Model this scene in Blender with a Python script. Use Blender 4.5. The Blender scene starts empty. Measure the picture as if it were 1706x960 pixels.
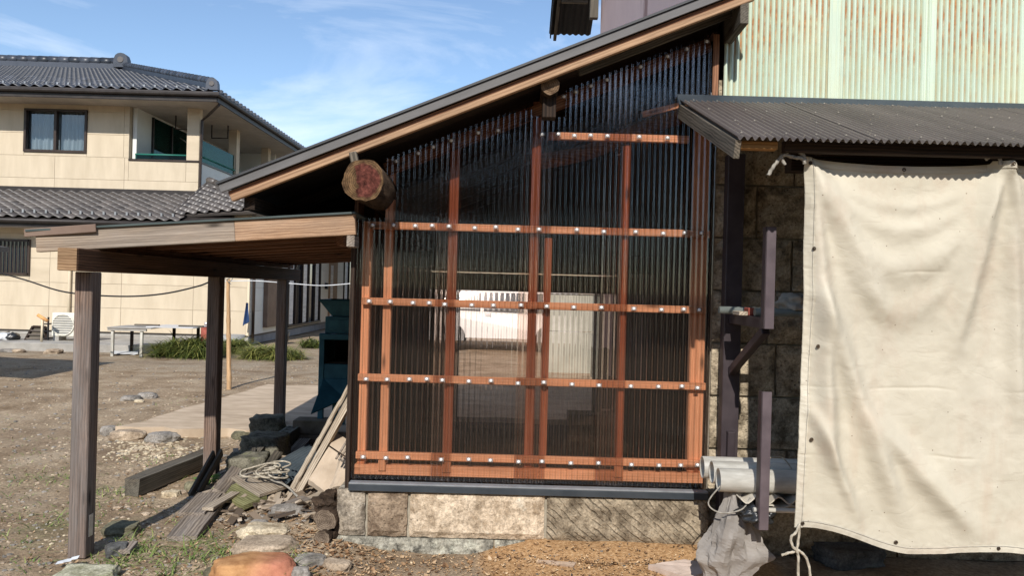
import bpy, bmesh, math, random
from mathutils import Vector, Matrix, noise
random.seed(7)
S = bpy.context.scene
COL = S.collection
R = math.radians
# ------------------------------------------------------------------ camera
F = 1264.0; ROLL = R(1.55); CAMZ = 1.5; CAMD = 4.42      # focal in photo pixels, wall plane is y = 0
cam_d = bpy.data.cameras.new('camera'); cam = bpy.data.objects.new('camera', cam_d); COL.objects.link(cam)
cam_d.sensor_width = 36; cam_d.lens = 36*F/1706; cam_d.clip_start = .05; cam_d.clip_end = 3000
cr, sr = math.cos(ROLL), math.sin(ROLL)
cam.matrix_world = Matrix(((cr, -sr, 0, 0), (0, 0, -1, -CAMD), (sr, cr, 0, CAMZ), (0, 0, 0, 1)))
S.camera = cam
# ------------------------------------------------------------------ light
SUN_EL, SUN_AZ = 36.5, 6.0       # sun behind the camera, a little to its left
sd = bpy.data.lights.new('sun', 'SUN'); sd.energy = 4.4; sd.angle = R(.53); sd.color = (1, .945, .87)
sun = bpy.data.objects.new('sun', sd); COL.objects.link(sun)
sdir = Vector((math.sin(R(SUN_AZ))*math.cos(R(SUN_EL)), math.cos(R(SUN_AZ))*math.cos(R(SUN_EL)), -math.sin(R(SUN_EL))))
sun.rotation_euler = sdir.to_track_quat('-Z', 'Y').to_euler(); sun.location = (-2, -20, 15)
w = bpy.data.worlds.new('World'); S.world = w; w.use_nodes = True
nt = w.node_tree; nt.nodes.clear()
def wn(t, **k):
    n = nt.nodes.new(t)
    for a, b in k.items(): setattr(n, a, b)
    return n
sky = wn('ShaderNodeTexSky', sky_type='NISHITA', sun_disc=False, sun_elevation=R(SUN_EL), sun_rotation=R(180+SUN_AZ), air_density=1.0, dust_density=.15, ozone_density=2.4, altitude=100)
bg = wn('ShaderNodeBackground'); bg.inputs[1].default_value = .14
out = wn('ShaderNodeOutputWorld')
tc = wn('ShaderNodeTexCoord'); mp = wn('ShaderNodeMapping'); mp.inputs['Scale'].default_value = (1.6, 1.6, 6.5); mp.inputs['Rotation'].default_value = (R(8), R(-12), R(10)); mp.inputs['Location'].default_value = (3.1, .4, 1.15)
nz = wn('ShaderNodeTexNoise'); nz.inputs['Scale'].default_value = 1.5; nz.inputs['Detail'].default_value = 9; nz.inputs['Roughness'].default_value = .58; nz.inputs['Distortion'].default_value = .5
rmp = wn('ShaderNodeValToRGB'); rmp.color_ramp.elements[0].position = .485; rmp.color_ramp.elements[1].position = .82
mx = wn('ShaderNodeMix', data_type='RGBA'); mx.inputs[7].default_value = (7.6, 8.0, 8.6, 1)
mlt = wn('ShaderNodeMath', operation='MULTIPLY'); mlt.inputs[1].default_value = .78
L = nt.links.new
L(tc.outputs['Generated'], mp.inputs[0]); L(mp.outputs[0], nz.inputs['Vector']); L(nz.outputs['Fac'], rmp.inputs[0]); L(rmp.outputs[0], mlt.inputs[0])
L(mlt.outputs[0], mx.inputs[0]); L(sky.outputs[0], mx.inputs[6]); L(mx.outputs[2], bg.inputs[0]); L(bg.outputs[0], out.inputs[0])
vs = S.view_settings; vs.view_transform = 'Standard'; vs.look = 'None'; vs.exposure = .25; vs.gamma = 1; vs.use_curve_mapping = False
S.render.engine = 'CYCLES'
S.cycles.use_denoising = True
S.cycles.max_bounces = 8; S.cycles.transparent_max_bounces = 24; S.cycles.diffuse_bounces = 4; S.cycles.glossy_bounces = 4
S.cycles.sample_clamp_indirect = 6; S.cycles.caustics_reflective = False; S.cycles.caustics_refractive = False

# ------------------------------------------------------------------ helpers
def ab(px, py):
    u, v = px-853, py-480
    return u*cr+v*sr, -u*sr+v*cr
def at(px, py, D):
    a, b = ab(px, py); return Vector((a*D/F, D-CAMD, CAMZ-b*D/F))
def sm(a, b, x):
    t = max(0, min(1, (x-a)/(b-a))); return t*t*(3-2*t)
def fbm(x, y, z=0, o=4):
    s, a = 0, 1
    for i in range(o):
        s += a*noise.noise(Vector((x, y, z))); x, y, z, a = x*2.03, y*2.03, z*2.03, a*.5
    return s
def gh(x, y):
    h = .018*fbm(x*.9, y*.9, 3.1, 3) + .009*fbm(x*5, y*5, 1.7, 3)
    if -1.6 < x < 1.6 and y > .15: h *= .5
    h += .10*math.exp(-((x+1.15)/.38)**2-((y-.25)/.5)**2)
    h += .085*sm(-.25, .2, x)*math.exp(-((y+.05)/.22)**2)*(1-sm(1.25, 1.6, x))
    h += .03*math.exp(-((x+1.3)/.5)**2-((y+.35)/.3)**2)
    return h - .03
def gp(px, py, z=0):
    a, b = ab(px, py); D = (CAMZ-z)*F/b
    x, y = a*D/F, D-CAMD
    D = (CAMZ-z-gh(x, y))*F/b; x, y = a*D/F, D-CAMD
    return Vector((x, y, gh(x, y)+z))
WM = {}
def link(o, M=None, parent=None):
    COL.objects.link(o); M = M or Matrix()
    WM[o.name] = M
    if parent:
        o.parent = parent; o.matrix_basis = WM[parent.name].inverted() @ M
    else: o.matrix_basis = M
    return o
def mesh(name, vs_, fs, mat, smooth=False, recalc=False, bevel=0):
    m = bpy.data.meshes.new(name); m.from_pydata([tuple(v) for v in vs_], [], fs)
    if recalc or bevel:
        bm = bmesh.new(); bm.from_mesh(m)
        bmesh.ops.recalc_face_normals(bm, faces=bm.faces)
        if bevel: bmesh.ops.bevel(bm, geom=list(bm.edges), offset=bevel, segments=1, affect='EDGES', clamp_overlap=True)
        bm.to_mesh(m); bm.free()
    if mat: m.materials.append(mat)
    if smooth: m.polygons.foreach_set('use_smooth', [True]*len(m.polygons))
    m.update(); return m
def obj(name, vs_, fs, mat, parent=None, M=None, smooth=False, recalc=False, bevel=0):
    return link(bpy.data.objects.new(name, mesh(name, vs_, fs, mat, smooth, recalc, bevel)), M, parent)
def tag(o, label, cat, group=None, kind=None):
    if label: o['label'] = label
    if cat: o['category'] = cat
    if group: o['group'] = group
    if kind: o['kind'] = kind
    return o
def thing(name, label, cat, loc=(0, 0, 0), group=None, rz=0):
    o = bpy.data.objects.new(name, None); o.empty_display_size = .1
    link(o, Matrix.Translation(Vector(loc)) @ Matrix.Rotation(rz, 4, 'Z')); return tag(o, label, cat, group)
def dup(o, M, parent=None):
    c = o.copy(); return link(c, M, parent)
def part_label(o, l): o['label'] = l; return o
BF = [(0, 3, 2, 1), (4, 5, 6, 7), (0, 1, 5, 4), (1, 2, 6, 5), (2, 3, 7, 6), (3, 0, 4, 7)]
def bv(x0, x1, y0, y1, z0, z1):
    return [(x0, y0, z0), (x1, y0, z0), (x1, y1, z0), (x0, y1, z0), (x0, y0, z1), (x1, y0, z1), (x1, y1, z1), (x0, y1, z1)]
def box(name, x0, x1, y0, y1, z0, z1, mat, parent=None, bevel=.003, axis=None):
    """axis-aligned box; local origin at its centre, local x along its longest side so that grain follows it"""
    c = Vector(((x0+x1)/2, (y0+y1)/2, (z0+z1)/2)); d = (x1-x0, y1-y0, z1-z0)
    k = axis if axis is not None else max(range(3), key=lambda i: d[i])
    if k == 0: Rm, l = Matrix(), (d[0], d[1], d[2])
    elif k == 1: Rm, l = Matrix.Rotation(R(90), 4, 'Z'), (d[1], d[0], d[2])
    else: Rm, l = Matrix.Rotation(R(-90), 4, 'Y'), (d[2], d[1], d[0])
    return obj(name, bv(-l[0]/2, l[0]/2, -l[1]/2, l[1]/2, -l[2]/2, l[2]/2), BF, mat, parent, Matrix.Translation(c) @ Rm, bevel=min(bevel, min(l)*.2))
def frame_of(p0, p1, up=(0, 0, 1)):
    p0, p1 = Vector(p0), Vector(p1); x = (p1-p0).normalized(); up = Vector(up)
    y = up.cross(x)
    if y.length < 1e-4: y = Vector((0, 1, 0))
    y.normalize(); z = x.cross(y)
    return Matrix(((x[0], y[0], z[0], p0[0]), (x[1], y[1], z[1], p0[1]), (x[2], y[2], z[2], p0[2]), (0, 0, 0, 1)))
def beam(name, p0, p1, wd, ht, mat, parent=None, up=(0, 0, 1), bevel=.003, rough=0, seg=1, taper=1):
    """board of length |p1-p0|, wd across and ht tall about its axis"""
    l = (Vector(p1)-Vector(p0)).length; M = frame_of(p0, p1, up)
    if seg == 1 and not rough:
        return obj(name, bv(0, l, -wd/2, wd/2, -ht/2, ht/2), BF, mat, parent, M, bevel=bevel)
    vs_, fs = [], []; sd_ = random.random()*50
    for i in range(seg+1):
        t = i/seg; k = 1+(taper-1)*t
        for (a, b) in ((-1, -1), (1, -1), (1, 1), (-1, 1)):
            j = rough*noise.noise(Vector((t*l*3+sd_, a*2, b*3))), rough*noise.noise(Vector((t*l*3+sd_, a*3+9, b*2)))
            e = rough*2*noise.noise(Vector((a*4+sd_, b*5, t*9))) if i in (0, seg) else 0
            vs_.append((t*l+e, a*wd/2*k+j[0], b*ht/2*k+j[1]))
    for i in range(seg):
        for q in range(4):
            fs.append((i*4+q, i*4+(q+1) % 4, i*4+4+(q+1) % 4, i*4+4+q))
    fs += [(3, 2, 1, 0), tuple(seg*4+q for q in range(4))]
    return obj(name, vs_, fs, mat, parent, M, recalc=True)
def tube_geo(pts, r, n=8, caps=True, closed=False, rf=None):
    pts = [Vector(p) for p in pts]; vs_, fs = [], []; prev = None
    for i, p in enumerate(pts):
        t = (pts[min(i+1, len(pts)-1)]-pts[max(i-1, 0)]).normalized()
        if prev is None: prev = t.orthogonal().normalized()
        a = (prev-t*prev.dot(t)).normalized(); b = t.cross(a); prev = a
        rr = rf(i/(len(pts)-1)) * r if rf else r
        for k in range(n):
            an = 2*math.pi*k/n; vs_.append(p+a*math.cos(an)*rr+b*math.sin(an)*rr)
    for i in range(len(pts)-1):
        for k in range(n): fs.append((i*n+k, i*n+(k+1) % n, i*n+n+(k+1) % n, i*n+n+k))
    if caps: fs += [tuple(range(n-1, -1, -1)), tuple((len(pts)-1)*n+k for k in range(n))]
    return vs_, fs
def tube(name, pts, r, mat, parent=None, n=8, rf=None, smooth=True, caps=True):
    pts = [Vector(p) for p in pts]; o0 = pts[0]
    v, f = tube_geo([p-o0 for p in pts], r, n, caps, rf=rf)
    o = obj(name, v, f, mat, parent, Matrix.Translation(o0), smooth=False)
    if smooth:
        o.data.polygons.foreach_set('use_smooth', [len(p.vertices) == 4 for p in o.data.polygons])
    return o
def spline(pts, n=6):
    pts = [Vector(p) for p in pts]; out_ = []
    for i in range(len(pts)-1):
        p0, p1, p2, p3 = pts[max(i-1, 0)], pts[i], pts[i+1], pts[min(i+2, len(pts)-1)]
        for k in range(n):
            t = k/n
            out_.append(.5*((2*p1)+(p2-p0)*t+(2*p0-5*p1+4*p2-p3)*t*t+(3*p1-p0-3*p2+p3)*t**3))
    return out_+[pts[-1]]
def grid(fn, nu, nv):
    vs_ = [fn(i/nu, j/nv) for j in range(nv+1) for i in range(nu+1)]
    fs = [(j*(nu+1)+i, j*(nu+1)+i+1, (j+1)*(nu+1)+i+1, (j+1)*(nu+1)+i) for j in range(nv) for i in range(nu)]
    return vs_, fs
def shell(vs_, fs, t):
    """thicken an open grid: offset copy along vertex normals with rim"""
    m = bpy.data.meshes.new('t'); m.from_pydata([tuple(v) for v in vs_], [], fs); bm = bmesh.new(); bm.from_mesh(m); bpy.data.meshes.remove(m)
    bm.normal_update(); bmesh.ops.solidify(bm, geom=bm.faces[:], thickness=t)
    bm.verts.ensure_lookup_table(); bm.verts.index_update()
    v = [x.co.copy() for x in bm.verts]; f = [tuple(y.index for y in x.verts) for x in bm.faces]; bm.free(); return v, f
def plate(name, pts, t, mat, parent=None, nu=1, nv=1, disp=None):
    """thick plate through four world corner points (a,b,c,d round the edge)"""
    a, b, c, d = [Vector(p) for p in pts]; o0 = (a+b+c+d)/4
    nrm = (b-a).cross(d-a).normalized()
    def fn(u, v):
        p = a*(1-u)*(1-v)+b*u*(1-v)+c*u*v+d*(1-u)*v-o0
        return p+nrm*(disp(u, v) if disp else 0)
    x = (b-a).normalized(); y = nrm.cross(x); Rm = Matrix((x, y, nrm)).transposed()
    v, f = grid(fn, nu, nv); v, f = shell(v, f, t); Ri = Rm.inverted()
    return obj(name, [Ri @ p for p in v], f, mat, parent, Matrix.Translation(o0) @ Rm.to_4x4(), recalc=True)
# ------------------------------------------------------------------ materials
class NM:
    def __init__(s, name, rough=.8, spec=.3):
        s.m = bpy.data.materials.new(name); s.m.use_nodes = True; s.t = s.m.node_tree
        s.b = s.t.nodes['Principled BSDF']; s.b.inputs['Roughness'].default_value = rough; s.b.inputs['Specular IOR Level'].default_value = spec
        s._co = None
    def n(s, t, **k):
        x = s.t.nodes.new('ShaderNode'+t)
        for a, b in k.items(): setattr(x, a, b)
        return x
    def l(s, a, b): s.t.links.new(a, b)
    def co(s, scale=(1, 1, 1), rnd=True, space='Object'):
        c = s.n('TexCoord').outputs[space]
        if rnd:
            oi = s.n('ObjectInfo'); m = s.n('Vector Math'.replace(' ', ''), operation='MULTIPLY_ADD')
            cb = s.n('CombineXYZ')
            for i, f in enumerate((37, 53, 71)):
                q = s.n('Math', operation='MULTIPLY'); q.inputs[1].default_value = f; s.l(oi.outputs['Random'], q.inputs[0]); s.l(q.outputs[0], cb.inputs[i])
            m.inputs[1].default_value = (1, 1, 1); s.l(c, m.inputs[0]); s.l(cb.outputs[0], m.inputs[2]); c = m.outputs[0]
        mp_ = s.n('Mapping'); mp_.inputs['Scale'].default_value = scale; s.l(c, mp_.inputs[0]); return mp_.outputs[0]
    def noise(s, co, scale, detail=6, rough=.6, dist=0):
        x = s.n('TexNoise'); x.inputs['Scale'].default_value = scale; x.inputs['Detail'].default_value = detail; x.inputs['Roughness'].default_value = rough; x.inputs['Distortion'].default_value = dist
        s.l(co, x.inputs['Vector']); return x.outputs['Fac']
    def ramp(s, fac, stops):
        r = s.n('ValToRGB'); e = r.color_ramp.elements
        while len(e) < len(stops): e.new(.5)
        for i, (p, c) in enumerate(stops):
            e[i].position = p; e[i].color = (*c, 1) if len(c) == 3 else c
        s.l(fac, r.inputs[0]); return r.outputs[0]
    def mix(s, fac, a, b, mode='MIX'):
        x = s.n('Mix', data_type='RGBA', blend_type=mode)
        for i, v in ((0, fac), (6, a), (7, b)):
            if isinstance(v, (int, float)): x.inputs[i].default_value = v
            elif isinstance(v, tuple): x.inputs[i].default_value = (*v, 1)
            else: s.l(v, x.inputs[i])
        return x.outputs[2]
    def math(s, op, a, b=None):
        x = s.n('Math', operation=op)
        for i, v in enumerate((a, b)):
            if v is None: continue
            if isinstance(v, (int, float)): x.inputs[i].default_value = v
            else: s.l(v, x.inputs[i])
        return x.outputs[0]
    def bump(s, h, st=.4, d=.01):
        x = s.n('Bump'); x.inputs['Strength'].default_value = st; x.inputs['Distance'].default_value = d; s.l(h, x.inputs['Height'])
        s.l(x.outputs[0], s.b.inputs['Normal'])
    def col(s, c):
        if isinstance(c, tuple): s.b.inputs['Base Color'].default_value = (*c, 1)
        else: s.l(c, s.b.inputs['Base Color'])
        return s
def g(v): return (v, v, v)
def mul(c, k): return tuple(x*k for x in c)
def wood(name, dark, light, grain=22, rough=.75, grey=None, bumps=.35, knots=True, greyamt=.5, along=1.6, flame=.45):
    s = NM(name, rough, .25); c = s.co((along, grain*3, grain*3))
    n1 = s.noise(c, 1, 8, .65, .3)
    wv = s.n('TexWave', wave_type='RINGS', rings_direction='X'); wv.inputs['Scale'].default_value = 26; wv.inputs['Distortion'].default_value = 5; wv.inputs['Detail'].default_value = 3; wv.inputs['Detail Scale'].default_value = 1.2; wv.inputs['Detail Roughness'].default_value = .55
    s.l(s.co((.22, 1, 1)), wv.inputs['Vector'])
    f = s.math('ADD', s.math('MULTIPLY', n1, 1-flame*.55), s.math('MULTIPLY', wv.outputs['Fac'], flame*.55))
    col = s.ramp(f, [(.30, dark), (.5, tuple((a_+b_)/2 for a_, b_ in zip(dark, light))), (.68, light)])
    lo = s.noise(s.co((.8, 3, 3)), 1.4, 5, .65)
    if grey: col = s.mix(s.math('MULTIPLY', s.ramp(lo, [(.38, g(0)), (.62, g(1))]), greyamt), col, s.ramp(n1, [(.3, mul(grey, .4)), (.62, grey)]))
    col = s.mix(.6, col, s.ramp(s.noise(s.co((.6, 4, 4)), 2.2, 5, .65), [(.32, g(.45)), (.66, g(1.2))]), 'MULTIPLY')
    if knots:
        vo = s.n('TexVoronoi', feature='F1'); vo.inputs['Scale'].default_value = 1; s.l(s.co((2.6, 10, 10)), vo.inputs['Vector'])
        k = s.ramp(vo.outputs['Distance'], [(.05, g(.25)), (.10, g(.6)), (.17, g(1))]); col = s.mix(1, col, k, 'MULTIPLY')
    col = s.mix(1, col, s.ramp(s.n('ObjectInfo').outputs['Random'], [(0, g(.82)), (1, g(1.08))]), 'MULTIPLY')
    s.col(col); s.bump(f, bumps, .005); return s.m
def plain(name, c1, c2, scale=6, rough=.7, spec=.3, bumps=.15, bd=.004, metallic=0, detail=6, stretch=(1, 1, 1), lo=.35, hi=.65):
    s = NM(name, rough, spec); n1 = s.noise(s.co(stretch), scale, detail)
    s.col(s.ramp(n1, [(lo, c1), (hi, c2)])); s.b.inputs['Metallic'].default_value = metallic
    if bumps: s.bump(s.noise(s.co(stretch), scale*4, 5), bumps, bd)
    return s.m
def stone(name, base, dark, pits=True, chisel=False, lichen=None, scale=9, bumps=.6, lichen_pos=.56):
    s = NM(name, .92, .15); c = s.co()
    n1 = s.noise(c, scale, 9, .68); n2 = s.noise(c, scale*.28, 4)
    col = s.mix(s.ramp(n2, [(.3, g(0)), (.7, g(1))]), s.ramp(n1, [(.38, mul(dark, .75)), (.58, base)]), s.ramp(n1, [(.36, dark), (.57, mul(base, 1.15))]))
    h = n1
    if pits:
        vo = s.n('TexVoronoi', feature='F1'); vo.inputs['Scale'].default_value = 34; s.l(c, vo.inputs['Vector'])
        pz = s.ramp(vo.outputs['Distance'], [(.10, g(.25)), (.24, g(1))]); on = s.ramp(s.noise(c, 7, 3), [(.5, g(0)), (.6, g(1))])
        col = s.mix(s.math('MULTIPLY', on, .8), col, s.mix(1, col, pz, 'MULTIPLY')); h = s.math('ADD', h, s.math('MULTIPLY', pz, .4))
    if chisel:
        # slanting tool strokes: broken thin grooves
        mp_ = s.n('Mapping'); mp_.inputs['Rotation'].default_value = (0, R(-42), 0); s.l(c, mp_.inputs[0])
        wv = s.n('TexWave', wave_type='BANDS', bands_direction='Z'); wv.inputs['Scale'].default_value = 10; wv.inputs['Distortion'].default_value = 4.5; wv.inputs['Detail'].default_value = 2; wv.inputs['Detail Scale'].default_value = .8
        s.l(mp_.outputs[0], wv.inputs['Vector'])
        m2 = s.n('Mapping'); m2.inputs['Scale'].default_value = (11, 11, 34); s.l(mp_.outputs[0], m2.inputs[0])
        br = s.ramp(s.noise(m2.outputs[0], 1, 2), [(.44, g(0)), (.54, g(1))])
        ch = s.mix(br, (1., 1., 1.), s.ramp(wv.outputs['Fac'], [(.02, g(.40)), (.22, g(1))]))
        col = s.mix(s.ramp(s.noise(c, 6, 4), [(.35, g(0)), (.6, g(.85))]), col, s.mix(1, col, ch, 'MULTIPLY')); h = s.math('ADD', h, s.math('MULTIPLY', ch, .8))
    if lichen:
        n3 = s.noise(c, 5, 8, .7); col = s.mix(s.ramp(n3, [(lichen_pos, g(0)), (lichen_pos+.10, g(.85))]), col, lichen)
    sp_ = s.noise(c, 75, 4, .7); col = s.mix(.7, col, s.ramp(sp_, [(.36, g(.5)), (.62, g(1.3))]), 'MULTIPLY'); h = s.math('ADD', h, s.math('MULTIPLY', sp_, .3))
    s.col(col); s.bump(h, bumps, .02); return s.m
W_NEW = wood('cedar_new', (.74, .36, .19), (.96, .57, .35), 30, .6, bumps=.1, flame=.3)
W_POST = wood('post_wood', (.10, .066, .05), (.27, .185, .14), 26, .85, grey=(.24, .225, .215), greyamt=.75)
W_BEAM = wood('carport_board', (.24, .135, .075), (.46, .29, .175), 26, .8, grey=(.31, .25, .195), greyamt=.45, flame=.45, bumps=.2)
W_VERGE = wood('verge_wood', (.26, .15, .085), (.54, .35, .21), 30, .75, knots=False, flame=.25)
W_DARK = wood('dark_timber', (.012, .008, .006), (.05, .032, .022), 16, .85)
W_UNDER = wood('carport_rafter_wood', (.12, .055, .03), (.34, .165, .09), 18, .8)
W_GREY = wood('weathered_board', (.10, .075, .055), (.34, .28, .22), 24, .9, grey=(.30, .27, .25), greyamt=.7)
W_GREYD = wood('old_timber', (.05, .042, .032), (.20, .165, .125), 22, .9, grey=(.17, .16, .13), greyamt=.6)
W_MOSS = wood('mossy_board', (.12, .12, .045), (.30, .29, .14), 20, .9)
W_PALE = wood('pale_pole', (.26, .20, .14), (.55, .47, .37), 20, .8, knots=False)
W_BAMBOO = wood('bamboo', (.42, .25, .12), (.72, .48, .27), 12, .6, knots=False)
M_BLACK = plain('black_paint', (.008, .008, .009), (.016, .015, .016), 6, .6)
M_FLASH = plain('slate_flashing', (.035, .045, .055), (.055, .066, .078), 5, .4, .5, .05, metallic=.3)
M_VERGEM = plain('verge_metal', (.085, .082, .08), (.125, .12, .118), 3, .55, .4, .05, stretch=(1, 6, 6))
M_ROOFTOP = plain('roof_metal', (.03, .032, .035), (.05, .052, .055), 3, .5, .4, .05)
M_STEEL = plain('brown_steel', (.030, .022, .025), (.05, .038, .042), 8, .5, .4, .1)
M_PVC = plain('pvc_pipe', (.36, .34, .29), (.60, .58, .52), 5, .45, .4, .05, stretch=(1, 4, 4))
M_WHITEPLASTIC = plain('white_washer', (.75, .75, .74), (.85, .85, .84), 5, .4)
M_SCREW = plain('zinc', (.5, .5, .5), (.65, .65, .66), 40, .35, .5, 0, metallic=.6)
M_PINK = None
def polycarb():
    s = NM('smoke_polycarbonate'); t = s.t; t.nodes.remove(s.b); o = t.nodes['Material Output']
    tint = (.94, .815, .75, 1)
    tr = s.n('BsdfTransparent'); tr.inputs[0].default_value = tint
    # the curved sheet also bends part of what is seen through it
    rf = s.n('BsdfRefraction'); rf.inputs[0].default_value = tint; rf.inputs['IOR'].default_value = 1.08; rf.inputs['Roughness'].default_value = .02
    mr = s.n('MixShader'); mr.inputs[0].default_value = .28; s.l(tr.outputs[0], mr.inputs[1]); s.l(rf.outputs[0], mr.inputs[2])
    gl = s.n('BsdfGlossy'); gl.inputs['Roughness'].default_value = .03; gl.inputs[0].default_value = (1, 1, 1, 1)
    lw = s.n('LayerWeight'); lw.inputs[0].default_value = .5
    fac = s.math('ADD', s.math('MULTIPLY', s.math('POWER', lw.outputs['Facing'], 1.7), 1.25), .035)
    mx_ = s.n('MixShader'); s.l(fac, mx_.inputs[0]); s.l(mr.outputs[0], mx_.inputs[1]); s.l(gl.outputs[0], mx_.inputs[2])
    df = s.n('BsdfDiffuse'); df.inputs[0].default_value = (.16, .14, .13, 1); c = s.co((1, 1, .15), rnd=False)
    m2 = s.n('MixShader'); s.l(s.ramp(s.noise(c, 9, 6), [(.4, g(.005)), (.75, g(.03))]), m2.inputs[0]); s.l(mx_.outputs[0], m2.inputs[1]); s.l(df.outputs[0], m2.inputs[2])
    s.l(m2.outputs[0], o.inputs[0]); return s.m
M_POLY = polycarb()
def corr_green():
    s = NM('green_corrugated_paint', .55, .35); c = s.co(); sep = s.n('SeparateXYZ'); s.l(s.n('TexCoord').outputs['Object'], sep.inputs[0])
    base = s.ramp(s.noise(s.co((2, 2, .6)), 2.2, 5), [(.3, (.47, .575, .455)), (.7, (.58, .665, .545))])
    base = s.mix(s.ramp(s.noise(c, 3, 6), [(.45, g(0)), (.75, g(.5))]), base, (.62, .60, .36))
    # rust sits in the valleys (far side of the wave), in vertical runs and horizontal bands where the laps are
    val = s.ramp(sep.outputs[1], [(.001, g(0)), (.006, g(1))])
    bands = s.ramp(s.noise(s.co((1.0, 1, 1.7)), 1.8, 3, .5), [(.34, g(.12)), (.54, g(1))])
    fine = s.ramp(s.noise(s.co((21, 1, 6.5)), 1.4, 6, .72), [(.34, g(0)), (.56, g(1))])
    base = s.mix(s.math('MULTIPLY', val, s.ramp(s.noise(s.co((9, 1, 2)), 1.3, 4), [(.3, g(.35)), (.65, g(.85))])), base, (.33, .32, .19))
    bands = s.math('MULTIPLY', bands, s.ramp(s.math('ADD', sep.outputs[2], s.math('MULTIPLY', s.noise(s.co((2.5, 1, .8)), 1.5, 3), .6)), [(.25, g(.12)), (.75, g(1))]))
    r = s.math('MULTIPLY', s.math('MULTIPLY', val, bands), fine)
    rust = s.ramp(s.noise(c, 30, 4), [(.3, (.20, .062, .012)), (.7, (.46, .19, .05))])
    s.col(s.mix(s.math('MULTIPLY', r, .95), base, rust)); s.bump(s.noise(c, 40, 3), .08, .002); return s.m
M_GREEN = corr_green()
def corr_brown():
    s = NM('brown_corrugated_paint', .5, .4); c = s.co()
    b = s.ramp(s.noise(s.co((3, .5, .5)), 2, 5), [(.3, (.075, .062, .056)), (.7, (.125, .104, .093))])
    s.col(s.mix(s.ramp(s.noise(c, 45, 3), [(.66, g(0)), (.72, g(.8))]), b, (.30, .25, .17))); s.bump(s.noise(c, 20, 3), .05, .002); return s.m
M_BROWN = corr_brown()
def pink():
    s = NM('pink_brown_sheet', .6, .3); c = s.co((1, 9, .35), rnd=False)
    b = s.ramp(s.noise(s.co(rnd=False), 1.2, 5), [(.3, (.58, .41, .375)), (.7, (.66, .48, .44))])
    s.col(s.mix(s.ramp(s.noise(c, 1.6, 4, .55), [(.60, g(0)), (.66, g(.8))]), b, (.20, .075, .045))); return s.m
M_PINK = pink()
def canvas():
    s = NM('old_canvas', .95, .1); c = s.co(rnd=False)
    b = s.ramp(s.noise(c, 1.3, 5), [(.3, (.45, .41, .32)), (.7, (.585, .54, .44))])
    b = s.mix(s.ramp(s.noise(s.co((1.4, 1, .9), rnd=False), 2.3, 6, .65), [(.52, g(0)), (.78, g(.55))]), b, (.40, .27, .19))
    b = s.mix(s.ramp(s.noise(s.co((.8, 1, 7), rnd=False), 6, 5, .6), [(.63, g(0)), (.74, g(.4))]), b, (.36, .30, .23))
    vo = s.n('TexVoronoi'); vo.inputs['Scale'].default_value = 17; s.l(c, vo.inputs['Vector'])
    b = s.mix(s.ramp(vo.outputs['Distance'], [(.035, g(.8)), (.055, g(0))]), b, (.12, .08, .05))
    b = s.mix(s.ramp(s.noise(c, .9, 6, .62), [(.46, g(0)), (.66, g(.55))]), b, (.40, .365, .30))
    b = s.mix(s.ramp(s.noise(s.co((3, 1, .5), rnd=False), 2.4, 6, .65), [(.56, g(0)), (.74, g(.4))]), b, (.45, .34, .25))
    s.col(b)
    wv = s.noise(c, 9, 5); fi = s.noise(c, 220, 2); cr1 = s.math('ABSOLUTE', s.math('SUBTRACT', s.noise(s.co((1, 1, 1.6), rnd=False), 4.5, 4, .5, .6), .5)); cr2 = s.math('ABSOLUTE', s.math('SUBTRACT', s.noise(c, 13, 3, .5, .5), .5))
    s.bump(s.math('ADD', s.math('ADD', s.math('MULTIPLY', s.ramp(cr1, [(0, g(0)), (.06, g(1))]), .5), s.math('MULTIPLY', s.ramp(cr2, [(0, g(0)), (.05, g(1))]), .16)), s.math('ADD', s.math('MULTIPLY', wv, .8), s.math('MULTIPLY', fi, .3))), .2, .006); return s.m
M_CANVAS = canvas()
def tile(name, c1, c2, rough):
    s = NM(name, rough, .5); oi = s.n('ObjectInfo'); n1 = s.noise(s.co(), 7, 4)
    f = s.math('ADD', s.math('MULTIPLY', oi.outputs['Random'], .5), s.math('MULTIPLY', n1, .5)); s.col(s.ramp(f, [(.2, c1), (.75, c2)])); return s.m
M_TILE = tile('slate_tile', (.013, .016, .022), (.055, .062, .08), .4)
M_TILE2 = tile('brown_grey_tile', (.045, .040, .038), (.115, .10, .09), .4)
M_SIDING = plain('cream_siding', (.50, .42, .305), (.60, .51, .38), 1.3, .8, .2, .1, .002, stretch=(3, 1, .6), lo=.3, hi=.7)
M_SIDINGW = plain('white_siding', (.68, .68, .63), (.76, .76, .70), 1.2, .8, .2, .1, .002)
M_JOINT = plain('siding_joint', (.42, .35, .25), (.48, .40, .29), 3, .9)
M_TRIM = plain('cream_trim', (.62, .53, .38), (.68, .58, .43), 3, .7)
M_EAVE = plain('dark_eave', (.022, .018, .016), (.04, .033, .03), 4, .5)
M_SOFFIT = plain('soffit', (.42, .38, .33), (.50, .45, .39), 4, .9)
M_BRONZE = plain('bronze_frame', (.030, .020, .016), (.05, .034, .026), 5, .4)
M_CONC = plain('concrete', (.27, .255, .23), (.40, .38, .345), 3, .95, .1, .4, .01)
M_SLAB = plain('pad_concrete', (.38, .295, .21), (.54, .43, .315), 2.6, .95, .1, .35, .008, stretch=(1, 2.5, 1))
M_SHUTTER = plain('brown_shutter', (.15, .10, .075), (.20, .14, .105), 3, .6)
M_CURTAIN = plain('curtain', (.55, .56, .56), (.75, .76, .75), 2, .9, stretch=(8, 1, .5))
M_ACWHITE = plain('ac_casing', (.66, .63, .54), (.72, .69, .60), 3, .5)
M_ACGRILLE = plain('ac_grille', (.28, .28, .27), (.36, .36, .35), 6, .5)
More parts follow.
